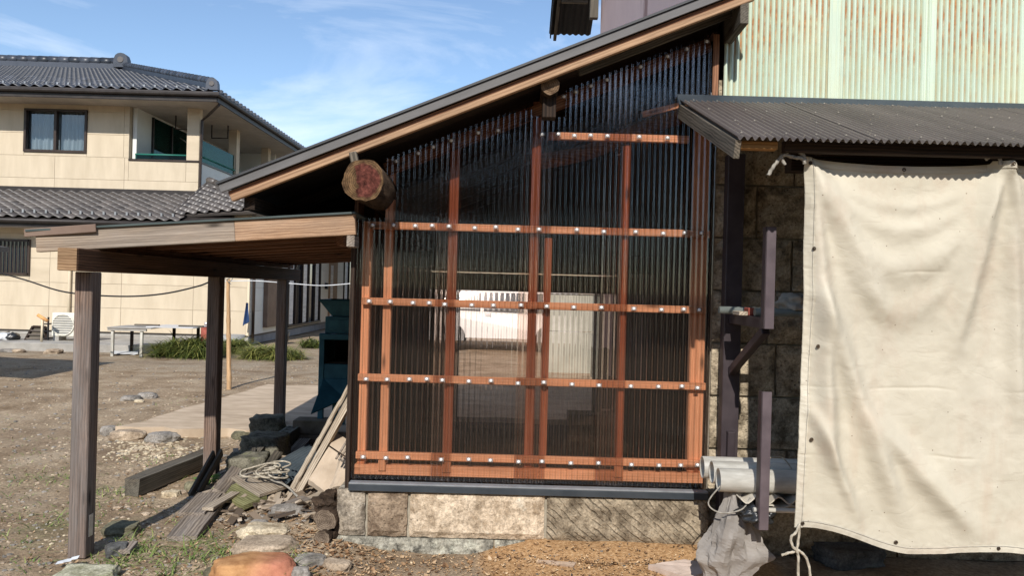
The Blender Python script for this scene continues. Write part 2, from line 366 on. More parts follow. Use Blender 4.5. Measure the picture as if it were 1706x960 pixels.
M_TEAL = plain('teal_paint', (.016, .085, .115), (.04, .15, .19), 7, .6, .35, .2)
M_RED = plain('rust_red', (.20, .045, .03), (.34, .09, .06), 9, .75)
M_ORANGE = plain('orange_handle', (.62, .30, .10), (.72, .38, .15), 9, .6)
M_GREENNET = NM('green_net', .5, .4).col((.02, .16, .12)).m
def glass(name, tint, refl=1.0, alpha=.35):
    s = NM(name); s.t.nodes.remove(s.b); o = s.t.nodes['Material Output']
    tr = s.n('BsdfTransparent'); tr.inputs[0].default_value = (*tint, 1); gl = s.n('BsdfGlossy'); gl.inputs['Roughness'].default_value = .02
    fr = s.n('Fresnel'); fr.inputs[0].default_value = 1.5; m_ = s.n('MixShader'); s.l(s.math('MULTIPLY', fr.outputs[0], refl), m_.inputs[0]); s.l(tr.outputs[0], m_.inputs[1]); s.l(gl.outputs[0], m_.inputs[2])
    s.l(m_.outputs[0], o.inputs[0]); return s.m
M_GLASS = glass('window_glass', (.72, .76, .78), 1.6)
M_TEALGLASS = glass('teal_glass', (.20, .42, .40), .35)
M_DARKGLASS = NM('dark_glass', .08, .6).col((.008, .012, .02)).m
M_CAR = NM('car_paint', .3, .5).col((.78, .78, .76)).m
M_TYRE = plain('tyre_rubber', (.012, .012, .012), (.02, .02, .02), 9, .85)
M_ROPE = plain('rope', (.28, .245, .19), (.50, .45, .36), 40, .95, .1, .4, .004)
M_ROPEG = plain('grey_rope', (.20, .185, .16), (.36, .335, .29), 40, .95, .1, .4, .004)
M_SACK = plain('grey_sack', (.17, .155, .14), (.30, .275, .25), 4, .7, .3, .5, .01)
M_BLACKBAG = plain('black_bag', (.010, .011, .012), (.03, .032, .034), 8, .3, .5, .5, .01)
M_WHITEBAG = plain('white_bag', (.50, .52, .54), (.70, .72, .74), 8, .4, .5, .5, .01)
M_PLASTER = plain('plaster_slab', (.38, .30, .22), (.54, .44, .335), 3.5, .95, .1, .5, .006)
M_DULLROOF = plain('galvanised_blue', (.055, .075, .09), (.13, .16, .18), 3, .45, .5, .05, metallic=.3)
M_PLCORR = plain('cream_corrugated', (.46, .42, .35), (.60, .56, .48), 4, .6)
M_CLAYDARK = plain('dark_crate', (.02, .016, .012), (.05, .038, .028), 5, .9)
M_BLUECLOTH = plain('blue_cloth', (.02, .05, .13), (.04, .08, .2), 5, .9)
ST_OYA_L = stone('oya_pale', (.56, .455, .335), (.36, .27, .18), scale=14, bumps=.5, lichen=(.60, .56, .46), lichen_pos=.6)
ST_OYA_G = stone('oya_grey', (.34, .29, .225), (.13, .105, .08), scale=13, lichen=(.66, .63, .54), lichen_pos=.55)
ST_OYA_B = stone('oya_brown', (.31, .235, .165), (.15, .105, .07), scale=11, lichen=(.52, .47, .40), lichen_pos=.61)
ST_OYA_C = stone('oya_chiselled', (.335, .275, .195), (.16, .125, .085), scale=12, chisel=True, pits=False, bumps=.8)
ST_BASE = stone('base_lichen_stone', (.34, .32, .26), (.09, .085, .07), scale=16, lichen=(.58, .57, .46), lichen_pos=.50)
ST_WALL = stone('oya_wall', (.42, .35, .25), (.17, .135, .09), scale=11, bumps=.9)
ST_MORTAR = plain('mortar', (.26, .23, .175), (.38, .34, .27), 14, .95, .1, .5, .01)
ST_TAN = stone('tan_rock', (.42, .335, .245), (.24, .18, .125), pits=False, scale=5, bumps=.35)
ST_GREY = stone('grey_rock', (.29, .265, .235), (.15, .135, .115), pits=False, scale=6, bumps=.35)
ST_DGREY = stone('slate_rock', (.15, .15, .145), (.08, .08, .078), pits=False, scale=6, bumps=.35)
ST_OLIVE = stone('olive_rock', (.22, .205, .135), (.11, .10, .065), pits=False, scale=5, bumps=.4)
ST_CREAM = stone('cream_rock', (.54, .46, .33), (.36, .28, .18), pits=False, scale=7, bumps=.4)
ST_MOSS = stone('mossy_block', (.20, .185, .14), (.07, .065, .048), scale=8, lichen=(.20, .21, .10), lichen_pos=.56, bumps=.8)
ST_FOOT = stone('footing_stone', (.52, .50, .37), (.30, .29, .18), pits=False, scale=9, bumps=.6, lichen=(.36, .38, .20), lichen_pos=.58)
def orange_rock():
    s = NM('orange_boulder', .85, .2); c = s.co(rnd=False); n1 = s.noise(c, 7, 8, .65)
    a = s.ramp(n1, [(.34, (.27, .125, .05)), (.62, (.55, .31, .14))]); sep = s.n('SeparateXYZ'); s.l(c, sep.inputs[0])
    f = s.ramp(s.math('ADD', sep.outputs[0], s.math('MULTIPLY', s.noise(c, 4, 4), .3)), [(.12, g(0)), (.3, g(1))])
    s.col(s.mix(f, a, s.ramp(n1, [(.34, (.25, .085, .05)), (.62, (.48, .20, .125))]))); s.bump(s.math('ADD', n1, s.noise(c, 60, 4, .7)), .4, .01); return s.m
ST_ORANGE = orange_rock()
# ================================================================== SETTING
def ground():
    def axis(lo, hi, d0, d1, fine, far0, far1):
        out_ = [d0+i*fine for i in range(int((d1-d0)/fine)+1)]; st = fine
        while out_[-1] < far1: st *= 1.13; out_.append(out_[-1]+st)
        st = fine; pre = []; p = d0
        while p > far0: st *= 1.13; p -= st; pre.append(p)
        return pre[::-1]+out_
    xs = axis(0, 0, -3.4, 2.2, .03, -400, 400); ys = axis(0, 0, -.75, 3.0, .03, -400, 700)
    vs_ = [(x, y, gh(x, y) if abs(x) < 14 and -8 < y < 30 else -.03) for y in ys for x in xs]; n = len(xs)
    fs = [(j*n+i, j*n+i+1, (j+1)*n+i+1, (j+1)*n+i) for j in range(len(ys)-1) for i in range(n-1)]
    s = NM('yard_earth', .95, .1); c = s.co(rnd=False)
    at_ = s.n('Attribute', attribute_name='patch'); sp = s.n('SeparateColor'); s.l(at_.outputs['Color'], sp.inputs[0])
    n1 = s.noise(c, 2.2, 9, .65); n2 = s.noise(c, 38, 6, .7); n3 = s.noise(c, .55, 4)
    earth = s.ramp(n1, [(.32, (.19, .13, .078)), (.5, (.345, .255, .165)), (.66, (.50, .395, .275))])
    earth = s.mix(s.ramp(n3, [(.35, g(0)), (.7, g(.5))]), earth, (.36, .285, .20))
    earth = s.mix(.7, earth, s.ramp(n2, [(.34, g(.4)), (.64, g(1.4))]), 'MULTIPLY')
    earth = s.mix(s.ramp(s.noise(s.co((.35, 1.1, 1), rnd=False), 1.1, 5, .6), [(.5, g(0)), (.66, g(.55))]), earth, mul((.29, .20, .13), .62))
    saw = s.ramp(s.noise(c, 55, 5, .75), [(.3, (.20, .105, .045)), (.5, (.42, .25, .12)), (.7, (.60, .41, .23))])
    col = s.mix(s.ramp(s.math('ADD', sp.outputs[0], s.math('MULTIPLY', s.math('SUBTRACT', n1, .5), 1.0)), [(.35, g(0)), (.6, g(1))]), earth, saw)
    mossc = s.ramp(n2, [(.3, (.075, .072, .026)), (.7, (.21, .19, .085))])
    col = s.mix(s.ramp(s.math('ADD', sp.outputs[1], s.math('MULTIPLY', s.math('SUBTRACT', n1, .5), 1.4)), [(.4, g(0)), (.75, g(.75))]), col, mossc)
    grav = s.ramp(s.noise(c, 26, 5, .8), [(.32, (.09, .075, .055)), (.5, (.27, .225, .165)), (.68, (.52, .45, .35))])
    col = s.mix(s.ramp(s.math('ADD', sp.outputs[2], s.math('MULTIPLY', s.math('SUBTRACT', n1, .5), 1.0)), [(.35, g(0)), (.7, g(.85))]), col, grav)
    s.col(col); s.bump(s.math('ADD', n2, s.math('MULTIPLY', s.noise(c, 120, 3), .5)), .7, .02)
    o = obj('ground', vs_, fs, s.m, smooth=True)
    a = o.data.color_attributes.new('patch', 'FLOAT_COLOR', 'POINT')
    for i, (x, y, z) in enumerate(vs_):
        sw = sm(-.35, .15, x)*(1-sm(1.3, 1.7, x))*(1-sm(-.02, .1, y))*sm(-3, -1.2, y) if -4 < y < .3 else 0
        ms = .5*math.exp(-((x+2.6)/.5)**2-((y-.1)/.8)**2)+.22*math.exp(-((x+3.3)/1.2)**2-((y-1.5)/1.5)**2)
        gr = sm(4.5, 9, y)*(1 if x < -1 else 0)*.5
        a.data[i].color = (sw, ms, gr, 1)
    return tag(o, None, None, kind='structure')
ground()
pad = plate('concrete_pad', [(-3.75, 2.9, .062), (-1.0, 2.9, .062), (-1.0, 6.1, .07), (-3.35, 6.1, .07)], .14, M_SLAB, nu=14, nv=12, disp=lambda u, v: .006*fbm(u*5, v*5, 2))
# ragged front edge of the pad
for v in pad.data.vertices: v.co.x += .10*fbm(v.co.x*2, v.co.y*2, 5); v.co.y += .11*fbm(v.co.x*3, v.co.y*3, 8)
tag(pad, None, None, kind='structure')
tag(box('house_apron', -22, -7.2, 10.9, 13.3, -.1, .13, M_CONC, bevel=.01), None, None, kind='structure')

# ================================================================== SHED
def rooftop(x): return 2.03+.418*(x+1.59)
shed = thing('shed', 'lean-to shed fronted with smoky brown corrugated polycarbonate on orange timber battens', 'shed', (0, 0, 0))
VY, BY = -.32, 4.35       # verge and back of the roof
# foundation
for i, (x0, x1, m) in enumerate([(-.97, -.811, ST_OYA_G), (-.796, -.569, ST_OYA_B), (-.552, .220, ST_OYA_L), (.237, 1.165, ST_OYA_C)]):
    nx, nz_ = max(3, int((x1-x0)/.02)), 14
    def fn(u, v, x0=x0, x1=x1, i=i):
        x, z = x0+(x1-x0)*u, .052+.262*v
        e = min(u*(x1-x0), (1-u)*(x1-x0), v*.262, (1-v)*.262)
        lip = -.014*sm(.012, .035, e+.006*noise.noise(Vector((x*30, z*30, i)))) if i != 3 else -.008*sm(.012, .03, e)
        edge = .006*noise.noise(Vector((x*18, z*18, i+4)))
        return Vector((x+(edge if u in (0, 1) else 0)-(x0+x1)/2, -.062+lip+.006*fbm(x*14, z*14, i*7)+(0 if e > .004 else .006), z-.18+(edge if v in (0, 1) else 0)))
    v, f = grid(fn, nx, nz_); k = len(v)
    # close the block at the back
    idx = lambda a, b: b*(nx+1)+a
    rim = [idx(a, 0) for a in range(nx+1)]+[idx(nx, b) for b in range(1, nz_+1)]+[idx(a, nz_) for a in range(nx-1, -1, -1)]+[idx(0, b) for b in range(nz_-1, 0, -1)]
    for q in rim: v.append(Vector((v[q].x, .16, v[q].z)))
    f += [(rim[(q+1) % len(rim)], rim[q], k+q, k+(q+1) % len(rim)) for q in range(len(rim))]; f.append(tuple(k+q for q in range(len(rim))))
    obj('foundation_stone', v, f, m, shed, Matrix.Translation(((x0+x1)/2, 0, .18)))
box('mortar_bed', -.962, 1.16, -.040, .15, -.1, .312, ST_MORTAR, shed, bevel=0)
for x0, x1 in ((-.985, -.07), (-.058, .62), (.63, 1.165)):
    v, f = grid(lambda u, w: Vector((x0+(x1-x0)*u-(x0+x1)/2, -.085+.014*fbm((x0+u)*9, w*4, 3)+.02*w, -.12+.168*w)), 24, 5); v, f = shell(v, f, .2)
    obj('base_stone', v, f, ST_BASE, shed, Matrix.Translation(((x0+x1)/2, 0, 0)), recalc=True)
# sill, flashing
box('flashing', -.905, 1.155, -.085, -.03, .314, .352, M_FLASH, shed, bevel=.003)
box('flashing_lip', -.903, 1.153, -.086, -.028, .3525, .362, plain('flashing_lip', (.16, .17, .18), (.24, .25, .26), 9, .4), shed, bevel=.002)
box('black_sill_board', -.90, 1.15, .075, .12, .345, .385, M_BLACK, shed)  # black board set behind and below the sill
box('sill_board', -.892, 1.145, .01, .07, .386, .445, W_NEW, shed)
# studs
W_STUD = W_NEW; W_LAPDIM = wood('lap_dimmed_stud', (.42, .16, .088), (.66, .29, .165), 26, .6, bumps=.1, flame=.3)  # studs behind the sheet laps: the laps' dimming is put into the colour
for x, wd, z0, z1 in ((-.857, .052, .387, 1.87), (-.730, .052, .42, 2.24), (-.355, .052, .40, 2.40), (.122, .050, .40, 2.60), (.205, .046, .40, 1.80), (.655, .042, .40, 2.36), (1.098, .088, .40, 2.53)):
    box('stud', x-wd/2, x+wd/2, .034 if x != .205 else .036, .085, max(z0, .447) if abs(x) < 1 and x != -.857 and x != -.73 else .447, z1, W_LAPDIM if -.4 < x < .7 else W_STUD, shed)
for x, wd in ((-.73, .045), (-.355, .05), (.65, .05)):
    box('stud_foot', x-wd/2, x+wd/2, -.0, .0095, .412, .475, W_STUD, shed)
# battens with screws
def screw_mesh():
    m = bmesh.new()
    bmesh.ops.create_cube(m, size=1, matrix=Matrix.Translation((0, -.002, 0)) @ Matrix.Diagonal((.030, .004, .022, 1)))
    r_ = bmesh.ops.create_uvsphere(m, u_segments=8, v_segments=4, radius=.0095, matrix=Matrix.Translation((0, -.006, 0)) @ Matrix.Diagonal((1, .8, 1, 1)))
    me = bpy.data.meshes.new('screw'); m.to_mesh(me); m.free()
    s = NM('clear_washer', .25, .5); s.col((.30, .27, .25)); s.b.inputs['Alpha'].default_value = .5; me.materials.append(s.m); me.materials.append(M_WHITEPLASTIC)
    for p in me.polygons: p.material_index = 0 if len(p.vertices) == 4 and abs(p.center.y) < .0045 and p.area > 4e-5 else 1
    return me
SCREW = screw_mesh()
def screw(x, z, parent, y=-.026):
    o = bpy.data.objects.new('screw', SCREW); o_ = link(o, Matrix.Translation((x, y, z)), parent); return o_
rows = [(.50, -.885, 1.145), (.954, -.885, 1.145), (1.40, -.872, 1.135), (1.845, -.845, 1.145), (2.395, .19, 1.01)]
scr = {0: [605, 643, 679, 735, 781, 817, 864, 903, 951, 997, 1052, 1098, 1134, 1162], 1: [610, 645, 682, 711, 737, 781, 818, 863, 906, 953, 998, 1051, 1097, 1136, 1162], 2: [615, 650, 688, 715, 741, 786, 822, 868, 911, 956, 1002, 1056, 1102, 1139, 1165], 3: [621, 656, 692, 720, 748, 791, 826, 863, 898, 961, 1006, 1059, 1105, 1141, 1169], 4: [904, 930, 957, 984, 1012, 1065, 1112]}
for i, (z, x0, x1) in enumerate(rows):
    b_ = box('batten', x0, x1, .0, .033, z-.0215, z+.0215, W_NEW, shed)
    for px in scr[i]:
        py = 480+(1.5-z)*F/4.40
        a, _ = ab(px, py); screw(a*4.395/F, z+random.uniform(-.006, .006), b_)
# sloping top rail with screws
tr_ = beam('top_rail', (-.76, .03, rooftop(-.76)-.205), (1.12, .03, rooftop(1.12)-.205), .04, .075, W_UNDER, shed)
for px, py in ((660, 267), (697, 255), (722, 240), (752, 234), (797, 221), (830, 217), (940, 143), (960, 136), (985, 127), (1012, 117), (1068, 94), (1113, 75), (1145, 62), (1178, 52)):
    p = at(px, py, 4.39); screw(p.x, min(p.z, rooftop(p.x)-.19), tr_)
screw(1.135, at(1187, 157, 4.39).z, tr_)
# polycarbonate sheets: 32 mm waves, four lapped sheets
def sheet_top(x):
    z = rooftop(x)-.15
    if x < -.745: z = min(z, 1.885)
    if .085 < x < .285: z = min(z, 2.50)
    return z
for k, (x0, x1) in enumerate(((-.905, -.333), (-.448, .213), (.038, .675), (.51, 1.16))):
    n = int((x1-x0)/.032*14); v, f = [], []
    lay = -.0165 - (.0035 if k % 2 else 0)
    for i in range(n+1):
        x = x0+(x1-x0)*i/n; y = lay+.0052*math.cos(2*math.pi*x/.032)
        zt = sheet_top(x)
        for j in range(7):
            z = .363+(zt-.363)*j/6; v.append((x-(x0+x1)/2, y+.0015*noise.noise(Vector((x*2, z*2, k))), z))
    for i in range(n):
        for j in range(6): f.append((i*7+j, i*7+7+j, i*7+8+j, i*7+j+1))
    part_label(obj('polycarbonate_sheet', v, f, M_POLY, shed, Matrix.Translation(((x0+x1)/2, 0, 0)), smooth=True), 'smoky brown see-through corrugated sheet')
# corner boards and side walls
box('corner_post', -.938, -.912, -.028, .06, .30, 1.80, W_DARK, shed)
box('corner_cover', 1.125, 1.16, -.04, -.032, 2.63, 3.0, W_UNDER, shed)
for i in range(24):
    y0 = .075+i*.176; box('side_plank', -.945, -.921, y0, y0+.172, -.02, rooftop(-.94)-.16, W_DARK if i % 3 else W_UNDER, shed, bevel=.002)
# verge: metal trim over a two-step wooden fascia
X0, X1 = -1.59, 1.235; sl = math.atan(.418); nv_ = Vector((-math.sin(sl), 0, math.cos(sl)))
def rp(x, y, dn): return Vector((x, y, rooftop(x)))-nv_*dn
beam('roof_metal', rp(X0-.015, (VY+BY)/2-.015, .006), rp(X1, (VY+BY)/2-.015, .006), BY-VY+.04, .012, M_ROOFTOP, shed, bevel=0)
part_label(beam('verge_trim', rp(X0-.01, VY-.018, .036), rp(X1, VY-.018, .036), .012, .048, M_VERGEM, shed, bevel=.002), 'grey painted metal verge trim')
beam('verge_trim_edge', rp(X0-.012, VY-.02, .008), rp(X1, VY-.02, .008), .024, .0075, M_BLACK, shed, bevel=.001)
beam('fascia_upper', rp(X0+.015, VY+.02, .075), rp(X1-.01, VY+.02, .075), .03, .03, W_UNDER, shed)
beam('fascia_board', rp(X0+.02, VY+.01, .103), rp(X1-.01, VY+.01, .103), .035, .034, W_VERGE, shed)
for i in range(17):
    y0 = VY+.05+i*.27
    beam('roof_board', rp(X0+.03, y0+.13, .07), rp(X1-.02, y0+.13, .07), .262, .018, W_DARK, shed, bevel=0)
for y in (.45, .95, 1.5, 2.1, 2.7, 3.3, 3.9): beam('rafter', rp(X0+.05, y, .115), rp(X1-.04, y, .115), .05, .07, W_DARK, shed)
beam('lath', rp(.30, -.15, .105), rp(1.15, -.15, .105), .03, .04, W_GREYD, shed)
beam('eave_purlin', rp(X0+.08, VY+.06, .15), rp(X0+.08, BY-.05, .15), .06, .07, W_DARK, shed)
# hooked end timber at the high end of the roof
e0 = Vector((1.215, VY-.005, rooftop(1.215)-.17))
beam('end_timber', e0, e0+Vector((0, .33, -.012)), .045, .14, W_GREYD, shed)
# round purlin logs with sawn ends
def log(name, p0, p1, r, mat, endmat, parent=None, n=20, seg=8, jit=.08, seed=1):
    p0, p1 = Vector(p0), Vector(p1); M = frame_of(p0, p1); l = (p1-p0).length; v, f = [], []
    for i in range(seg+1):
        for k in range(n):
            a = 2*math.pi*k/n; rr = r*(1+jit*fbm(math.cos(a)*1.3+seed, math.sin(a)*1.3, i/seg*l*2, 3))
            v.append((l*i/seg, rr*math.cos(a), rr*math.sin(a)))
    for i in range(seg):
        for k in range(n): f.append((i*n+k, i*n+(k+1) % n, i*n+n+(k+1) % n, i*n+n+k))
    b0 = len(v); # end face with rings for relief
    for q, rr in enumerate((.8, .5, .22)):
        for k in range(n):
            a = 2*math.pi*k/n; bx, by, bz = v[k]
            v.append((.004*fbm(rr*3+seed, math.cos(a)*rr*3, math.sin(a)*rr*3, 3)*(r/.1), by*rr, bz*rr))
    v.append((0, 0, 0)); e = []
    ring = [list(range(n))]+[[b0+q*n+k for k in range(n)] for q in range(3)]
    for q in range(3):
        for k in range(n): e.append((ring[q][(k+1) % n], ring[q][k], ring[q+1][k], ring[q+1][(k+1) % n]))
    for k in range(n): e.append((ring[3][(k+1) % n], ring[3][k], len(v)-1))
    nf = len(f); f += e; f.append(tuple(seg*n+k for k in range(n)))
    o = obj(name, v, f, mat, parent, M); o.data.materials.append(endmat)
    for i, p in enumerate(o.data.polygons): p.material_index = 1 if nf <= i < nf+len(e) else 0; p.use_smooth = i < nf
    return o
def logend(name, a, b, heart=None):
    s = NM(name, .9, .1); c = s.co(); n1 = s.noise(c, 22, 7, .7); col = s.ramp(n1, [(.3, a), (.65, b)])
    wv = s.n('TexWave', wave_type='RINGS', rings_direction='X'); wv.inputs['Scale'].default_value = 30; wv.inputs['Distortion'].default_value = 3; wv.inputs['Detail'].default_value = 3; s.l(s.n('TexCoord').outputs['Object'], wv.inputs['Vector'])
    col = s.mix(.6, col, s.ramp(wv.outputs['Fac'], [(.2, g(.5)), (.8, g(1.2))]), 'MULTIPLY')
    if heart:
        sp = s.n('SeparateXYZ'); s.l(s.n('TexCoord').outputs['Object'], sp.inputs[0])
        f = s.math('ADD', s.math('MULTIPLY', sp.outputs[1], -1), s.math('ADD', .035, s.math('MULTIPLY', s.math('SUBTRACT', s.noise(c, 11, 5), .5), .16)))
        f2 = s.ramp(f, [(.0, g(0)), (.006, g(1))]); 
        ln = s.n('VectorMath', operation='LENGTH'); s.l(s.n('TexCoord').outputs['Object'], ln.inputs[0])
        f3 = s.ramp(s.math('ADD', ln.outputs['Value'], s.math('MULTIPLY', s.math('SUBTRACT', n1, .5), .05)), [(.082, g(1)), (.096, g(0))])
        col = s.mix(s.math('MULTIPLY', f2, f3), col, s.ramp(s.noise(c, 30, 5, .7), [(.34, mul(heart, .35)), (.5, heart), (.64, mul(heart, 1.9))]))
    s.col(col); s.bump(n1, .9, .015); return s.m
M_BARK = plain('bark', (.025, .017, .012), (.085, .058, .04), 12, .95, .1, .8, .02, stretch=(.4, 2, 2))
M_LOGA = logend('rotten_log_end', (.018, .011, .007), (.20, .12, .06), heart=(.085, .028, .021))
M_LOGB = logend('sawn_log_end', (.07, .042, .026), (.25, .165, .10))
M_LOGC = logend('grey_log_end', (.07, .05, .036), (.24, .185, .135))
pl = at(605, 300, 4.0); part_label(log('purlin_log', pl, pl+Vector((0, 4.6, 0)), .110, M_BARK, M_LOGA, shed, seed=3, n=40, jit=.13), 'thick old log end with a red heart and rotten rim')
pl = at(917, 142, 4.15); part_label(log('purlin_log', pl, pl+Vector((0, 4.4, -.0)), .05, M_BARK, M_LOGB, shed, seed=8, jit=.12), 'sawn pale log end under the verge')
beam('post_under_log', (pl.x-.0, -.16, pl.z-.045), (pl.x-.0, -.16, pl.z-.16), .075, .09, W_DARK, shed, up=(0, 1, 0))
p = at(589, 262, 4.02); beam('strut', p+Vector((-.008, .02, .03)), p+Vector((.012, .02, -.05)), .04, .035, W_GREYD, shed, up=(0, 1, 0))
# beams inside
tube('tie_log', spline([(.10, .30, 2.28), (.45, .30, 2.36), (.8, .30, 2.52), (1.1, .30, 2.62)]), .05, W_UNDER, shed, 10)
beam('slanting_lath', at(1070, 191, 4.55), at(1150, 171, 4.55), .02, .035, W_NEW, shed)
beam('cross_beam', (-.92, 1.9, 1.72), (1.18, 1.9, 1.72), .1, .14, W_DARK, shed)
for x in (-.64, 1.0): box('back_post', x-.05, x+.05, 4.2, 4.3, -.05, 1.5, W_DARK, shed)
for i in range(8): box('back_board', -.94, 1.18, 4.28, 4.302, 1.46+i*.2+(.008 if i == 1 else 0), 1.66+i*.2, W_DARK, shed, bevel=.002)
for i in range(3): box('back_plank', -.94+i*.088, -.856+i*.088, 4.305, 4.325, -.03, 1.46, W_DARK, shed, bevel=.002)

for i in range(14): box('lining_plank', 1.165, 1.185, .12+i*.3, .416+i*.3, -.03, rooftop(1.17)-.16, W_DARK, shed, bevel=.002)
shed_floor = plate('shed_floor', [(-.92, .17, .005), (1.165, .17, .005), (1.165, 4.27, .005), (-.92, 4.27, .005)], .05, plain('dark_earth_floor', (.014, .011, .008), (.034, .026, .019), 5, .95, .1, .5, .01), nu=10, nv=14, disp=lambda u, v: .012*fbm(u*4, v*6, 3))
tag(shed_floor, None, None, kind='structure')
# ================================================================== STOREHOUSE (stone, green iron, awning)
store = thing('storehouse', 'tall stone storehouse with rust-streaked pale green corrugated iron above a brown awning', 'building', (3.2, 3, 0))
random.seed(5)
for k in range(9):
    z0 = -.03+k*.31; off = -(k % 2)*.42; x = 1.175+off
    cuts = [1.175]
    for q in range(1, 5):
        xx = 1.175+.62*q*1.0+(.30 if k % 2 else -.12) - .12
        if xx > 1.32: cuts.append(xx)
    cuts = [1.175, at(1300 if k % 2 == 1 else 1262, 500, 4.46).x + (.06 if k % 3 else -.02)]
    while cuts[-1] < 3.9: cuts.append(cuts[-1]+.88)
    for a, b in zip(cuts[:-1], cuts[1:]):
        nx = max(3, int((b-a)/.05))
        if a > 2.1: nx = 3
        def fn(u, v, a=a, b=b):
            e = min(u, 1-u)*(b-a), min(v, 1-v)*.3; e = min(e)
            return Vector(((a+.006+(b-a-.012)*u)-(a+b)/2, .02+.012*fbm((a+u)*9, v*5+k, k, 3)+(.014 if e < .004 else 0), .006+.298*v-.15))
        v, f = grid(fn, nx, 6); v, f = shell(v, f, .12)
        obj('wall_stone', v, f, ST_WALL, store, Matrix.Translation(((a+b)/2, 0, z0+.15)), recalc=True)
box('mortar_core', 1.18, 5, .055, .3, -.05, 2.72, ST_MORTAR, store, bevel=0)
def corrugated(name, x0, x1, z0, z1, amp, pitch, mat, parent, y=0, per=8, rows_=2, flat=(), lab=None, wob=.0015):
    n = int((x1-x0)/pitch*per); v, f = [], []
    for i in range(n+1):
        x = x0+(x1-x0)*i/n; a_ = amp*(-0.0 if any(p <= x <= q for p, q in flat) else 1)
        for j in range(rows_+1):
            z = z0+(z1-z0)*j/rows_
            v.append((x-(x0+x1)/2, -a_*math.cos(2*math.pi*x/pitch)+wob*noise.noise(Vector((x*3, z*3, 1))), z-z0))
    for i in range(n):
        for j in range(rows_): f.append((i*(rows_+1)+j, (i+1)*(rows_+1)+j, (i+1)*(rows_+1)+j+1, i*(rows_+1)+j+1))
    o = obj(name, v, f, mat, parent, Matrix.Translation(((x0+x1)/2, y, z0)), smooth=True)
    return part_label(o, lab) if lab else o
gx = [1.195, at(1380, 100, 4.4).x, at(1537, 100, 4.4).x, at(1700, 100, 4.4).x, 3.55, 4.15]
for i in range(5):
    corrugated('wall_sheet', gx[i], gx[i+1]+.05, 2.585, 5.2, .0085, .0335, M_GREEN, store, y=-.02-(.004 if i % 2 else 0), rows_=6, wob=.001, flat=((gx[i]-.01, gx[i]+.066),) if i else (), lab='pale green corrugated iron sheet with rust runs')
box('upper_core', 1.2, 5, .0, .25, 2.6, 6.2, M_BLACK, store, bevel=0)
# pink-brown side wall rising behind the shed roof
part_label(box('side_wall', 1.197, 1.25, .26, 6.75, 2.5, 7.2, M_PINK, store, bevel=.01), 'pink-brown sheet metal side wall with rust drips')
box('far_wall', 1.26, 5, 6.4, 6.7, -.05, 7.2, M_PINK, store, bevel=.01)
# far eave poking out past the side wall
ez = at(960, 57, 11.4).z
lowz = at(975, 57, 12.6).z
v, f = grid(lambda u, t: Vector((.69*(u-1), 1.5*t, (6.35-lowz)*(1-t)+.012*math.cos(u*2*math.pi*7))), 84, 4)
ev, ef = shell(v, f, .006)
obj('eave_sheet', ev, ef, M_BLACK, store, Matrix.Translation((1.192, 6.70, lowz)), recalc=True)
def es(x, t, dn): return Vector((x, 6.70+1.5*t, lowz+(6.35-lowz)*(1-t)-dn))
beam('eave_rafter', es(.62, .0, .06), es(.60, 1.03, .06), .05, .06, W_GREYD, store)
beam('eave_board', es(.535, .0, .03), es(.525, 1.0, .03), .02, .12, M_BLACK, store)
beam('eave_purlin', es(.65, .45, .09), es(1.06, .45, .09), .06, .06, W_GREYD, store)
box('eave_block', 1.03, 1.15, 6.64, 6.745, ez+.14, ez+.52, W_GREYD, store)
# awning
AX0, AX1 = .93, 4.2
A0, A1 = Vector((0, -.065, 2.59)), Vector((0, -1.22, 2.147))
al = (A1-A0).length; adir = (A1-A0).normalized(); an = Vector((0, -adir.z, adir.y)) if True else None
an = Vector((1, 0, 0)).cross(adir); an = an if an.z > 0 else -an
def awn(x0, x1, lift):
    n = int((x1-x0)/.032*8); v, f = [], []
    for i in range(n+1):
        x = x0+(x1-x0)*i/n; h = .0085*math.cos(2*math.pi*x/.032)+lift
        for j in range(5):
            t = j/4; v.append((x-x0, *(A0+adir*(al*t)+an*(h+.002*noise.noise(Vector((x*2, t*3, 2)))))[1:]))
    for i in range(n):
        for j in range(4): f.append((i*5+j, i*5+j+1, i*5+6+j, i*5+5+j))
    return obj('awning_sheet', v, f, M_BROWN, store, Matrix.Translation((x0, 0, 0)), smooth=True)
for i in range(5): awn(AX0+i*.6, min(AX0+i*.6+.656, AX1), .012+(.003 if i % 2 else 0))
v, f = [], []
for (x, t) in ((i*.31, random.random()) for i in range(12)):
    pass
for r_ in (.08, .38, .68, .95):
    for i in range(22):
        x = AX0+.05+i*.145+random.uniform(-.05, .05); x = round(x/.032)*.032; p = A0+adir*(al*(r_+random.uniform(-.02, .02)))+an*.0275; b0 = len(v)
        for k in range(6): v.append((x+.0055*math.cos(k*1.047), *(p+adir*.0055*math.sin(k*1.047))[1:]))
        v.append((x, *(p+an*.006)[1:])); f += [(b0+k, b0+(k+1) % 6, b0+6) for k in range(6)]
tag(obj('awning_nails', v, f, plain('nail_heads', (.12, .11, .09), (.28, .25, .2), 30, .6), store), None, None, kind='stuff')
beam('awning_flashing', (AX0-.01, -.075, 2.607), (AX1, -.075, 2.607), .10, .008, M_FLASH, store, up=tuple(an+Vector((0, -.9, .2))))
beam('verge_board', Vector((AX0+.012, 0, 0))+A0-an*.045, Vector((AX0+.012, 0, 0))+A1-an*.038-adir*.01, .026, .082, W_GREYD, store, up=tuple(an))
for t, m in ((.12, W_DARK), (.5, W_DARK), (.93, W_DARK)):
    p = A0+adir*al*t-an*.035; beam('awning_purlin', (AX0+.03 if t < .9 else 1.16, p.y, p.z), (AX1, p.y, p.z), .045, .05, m, store)
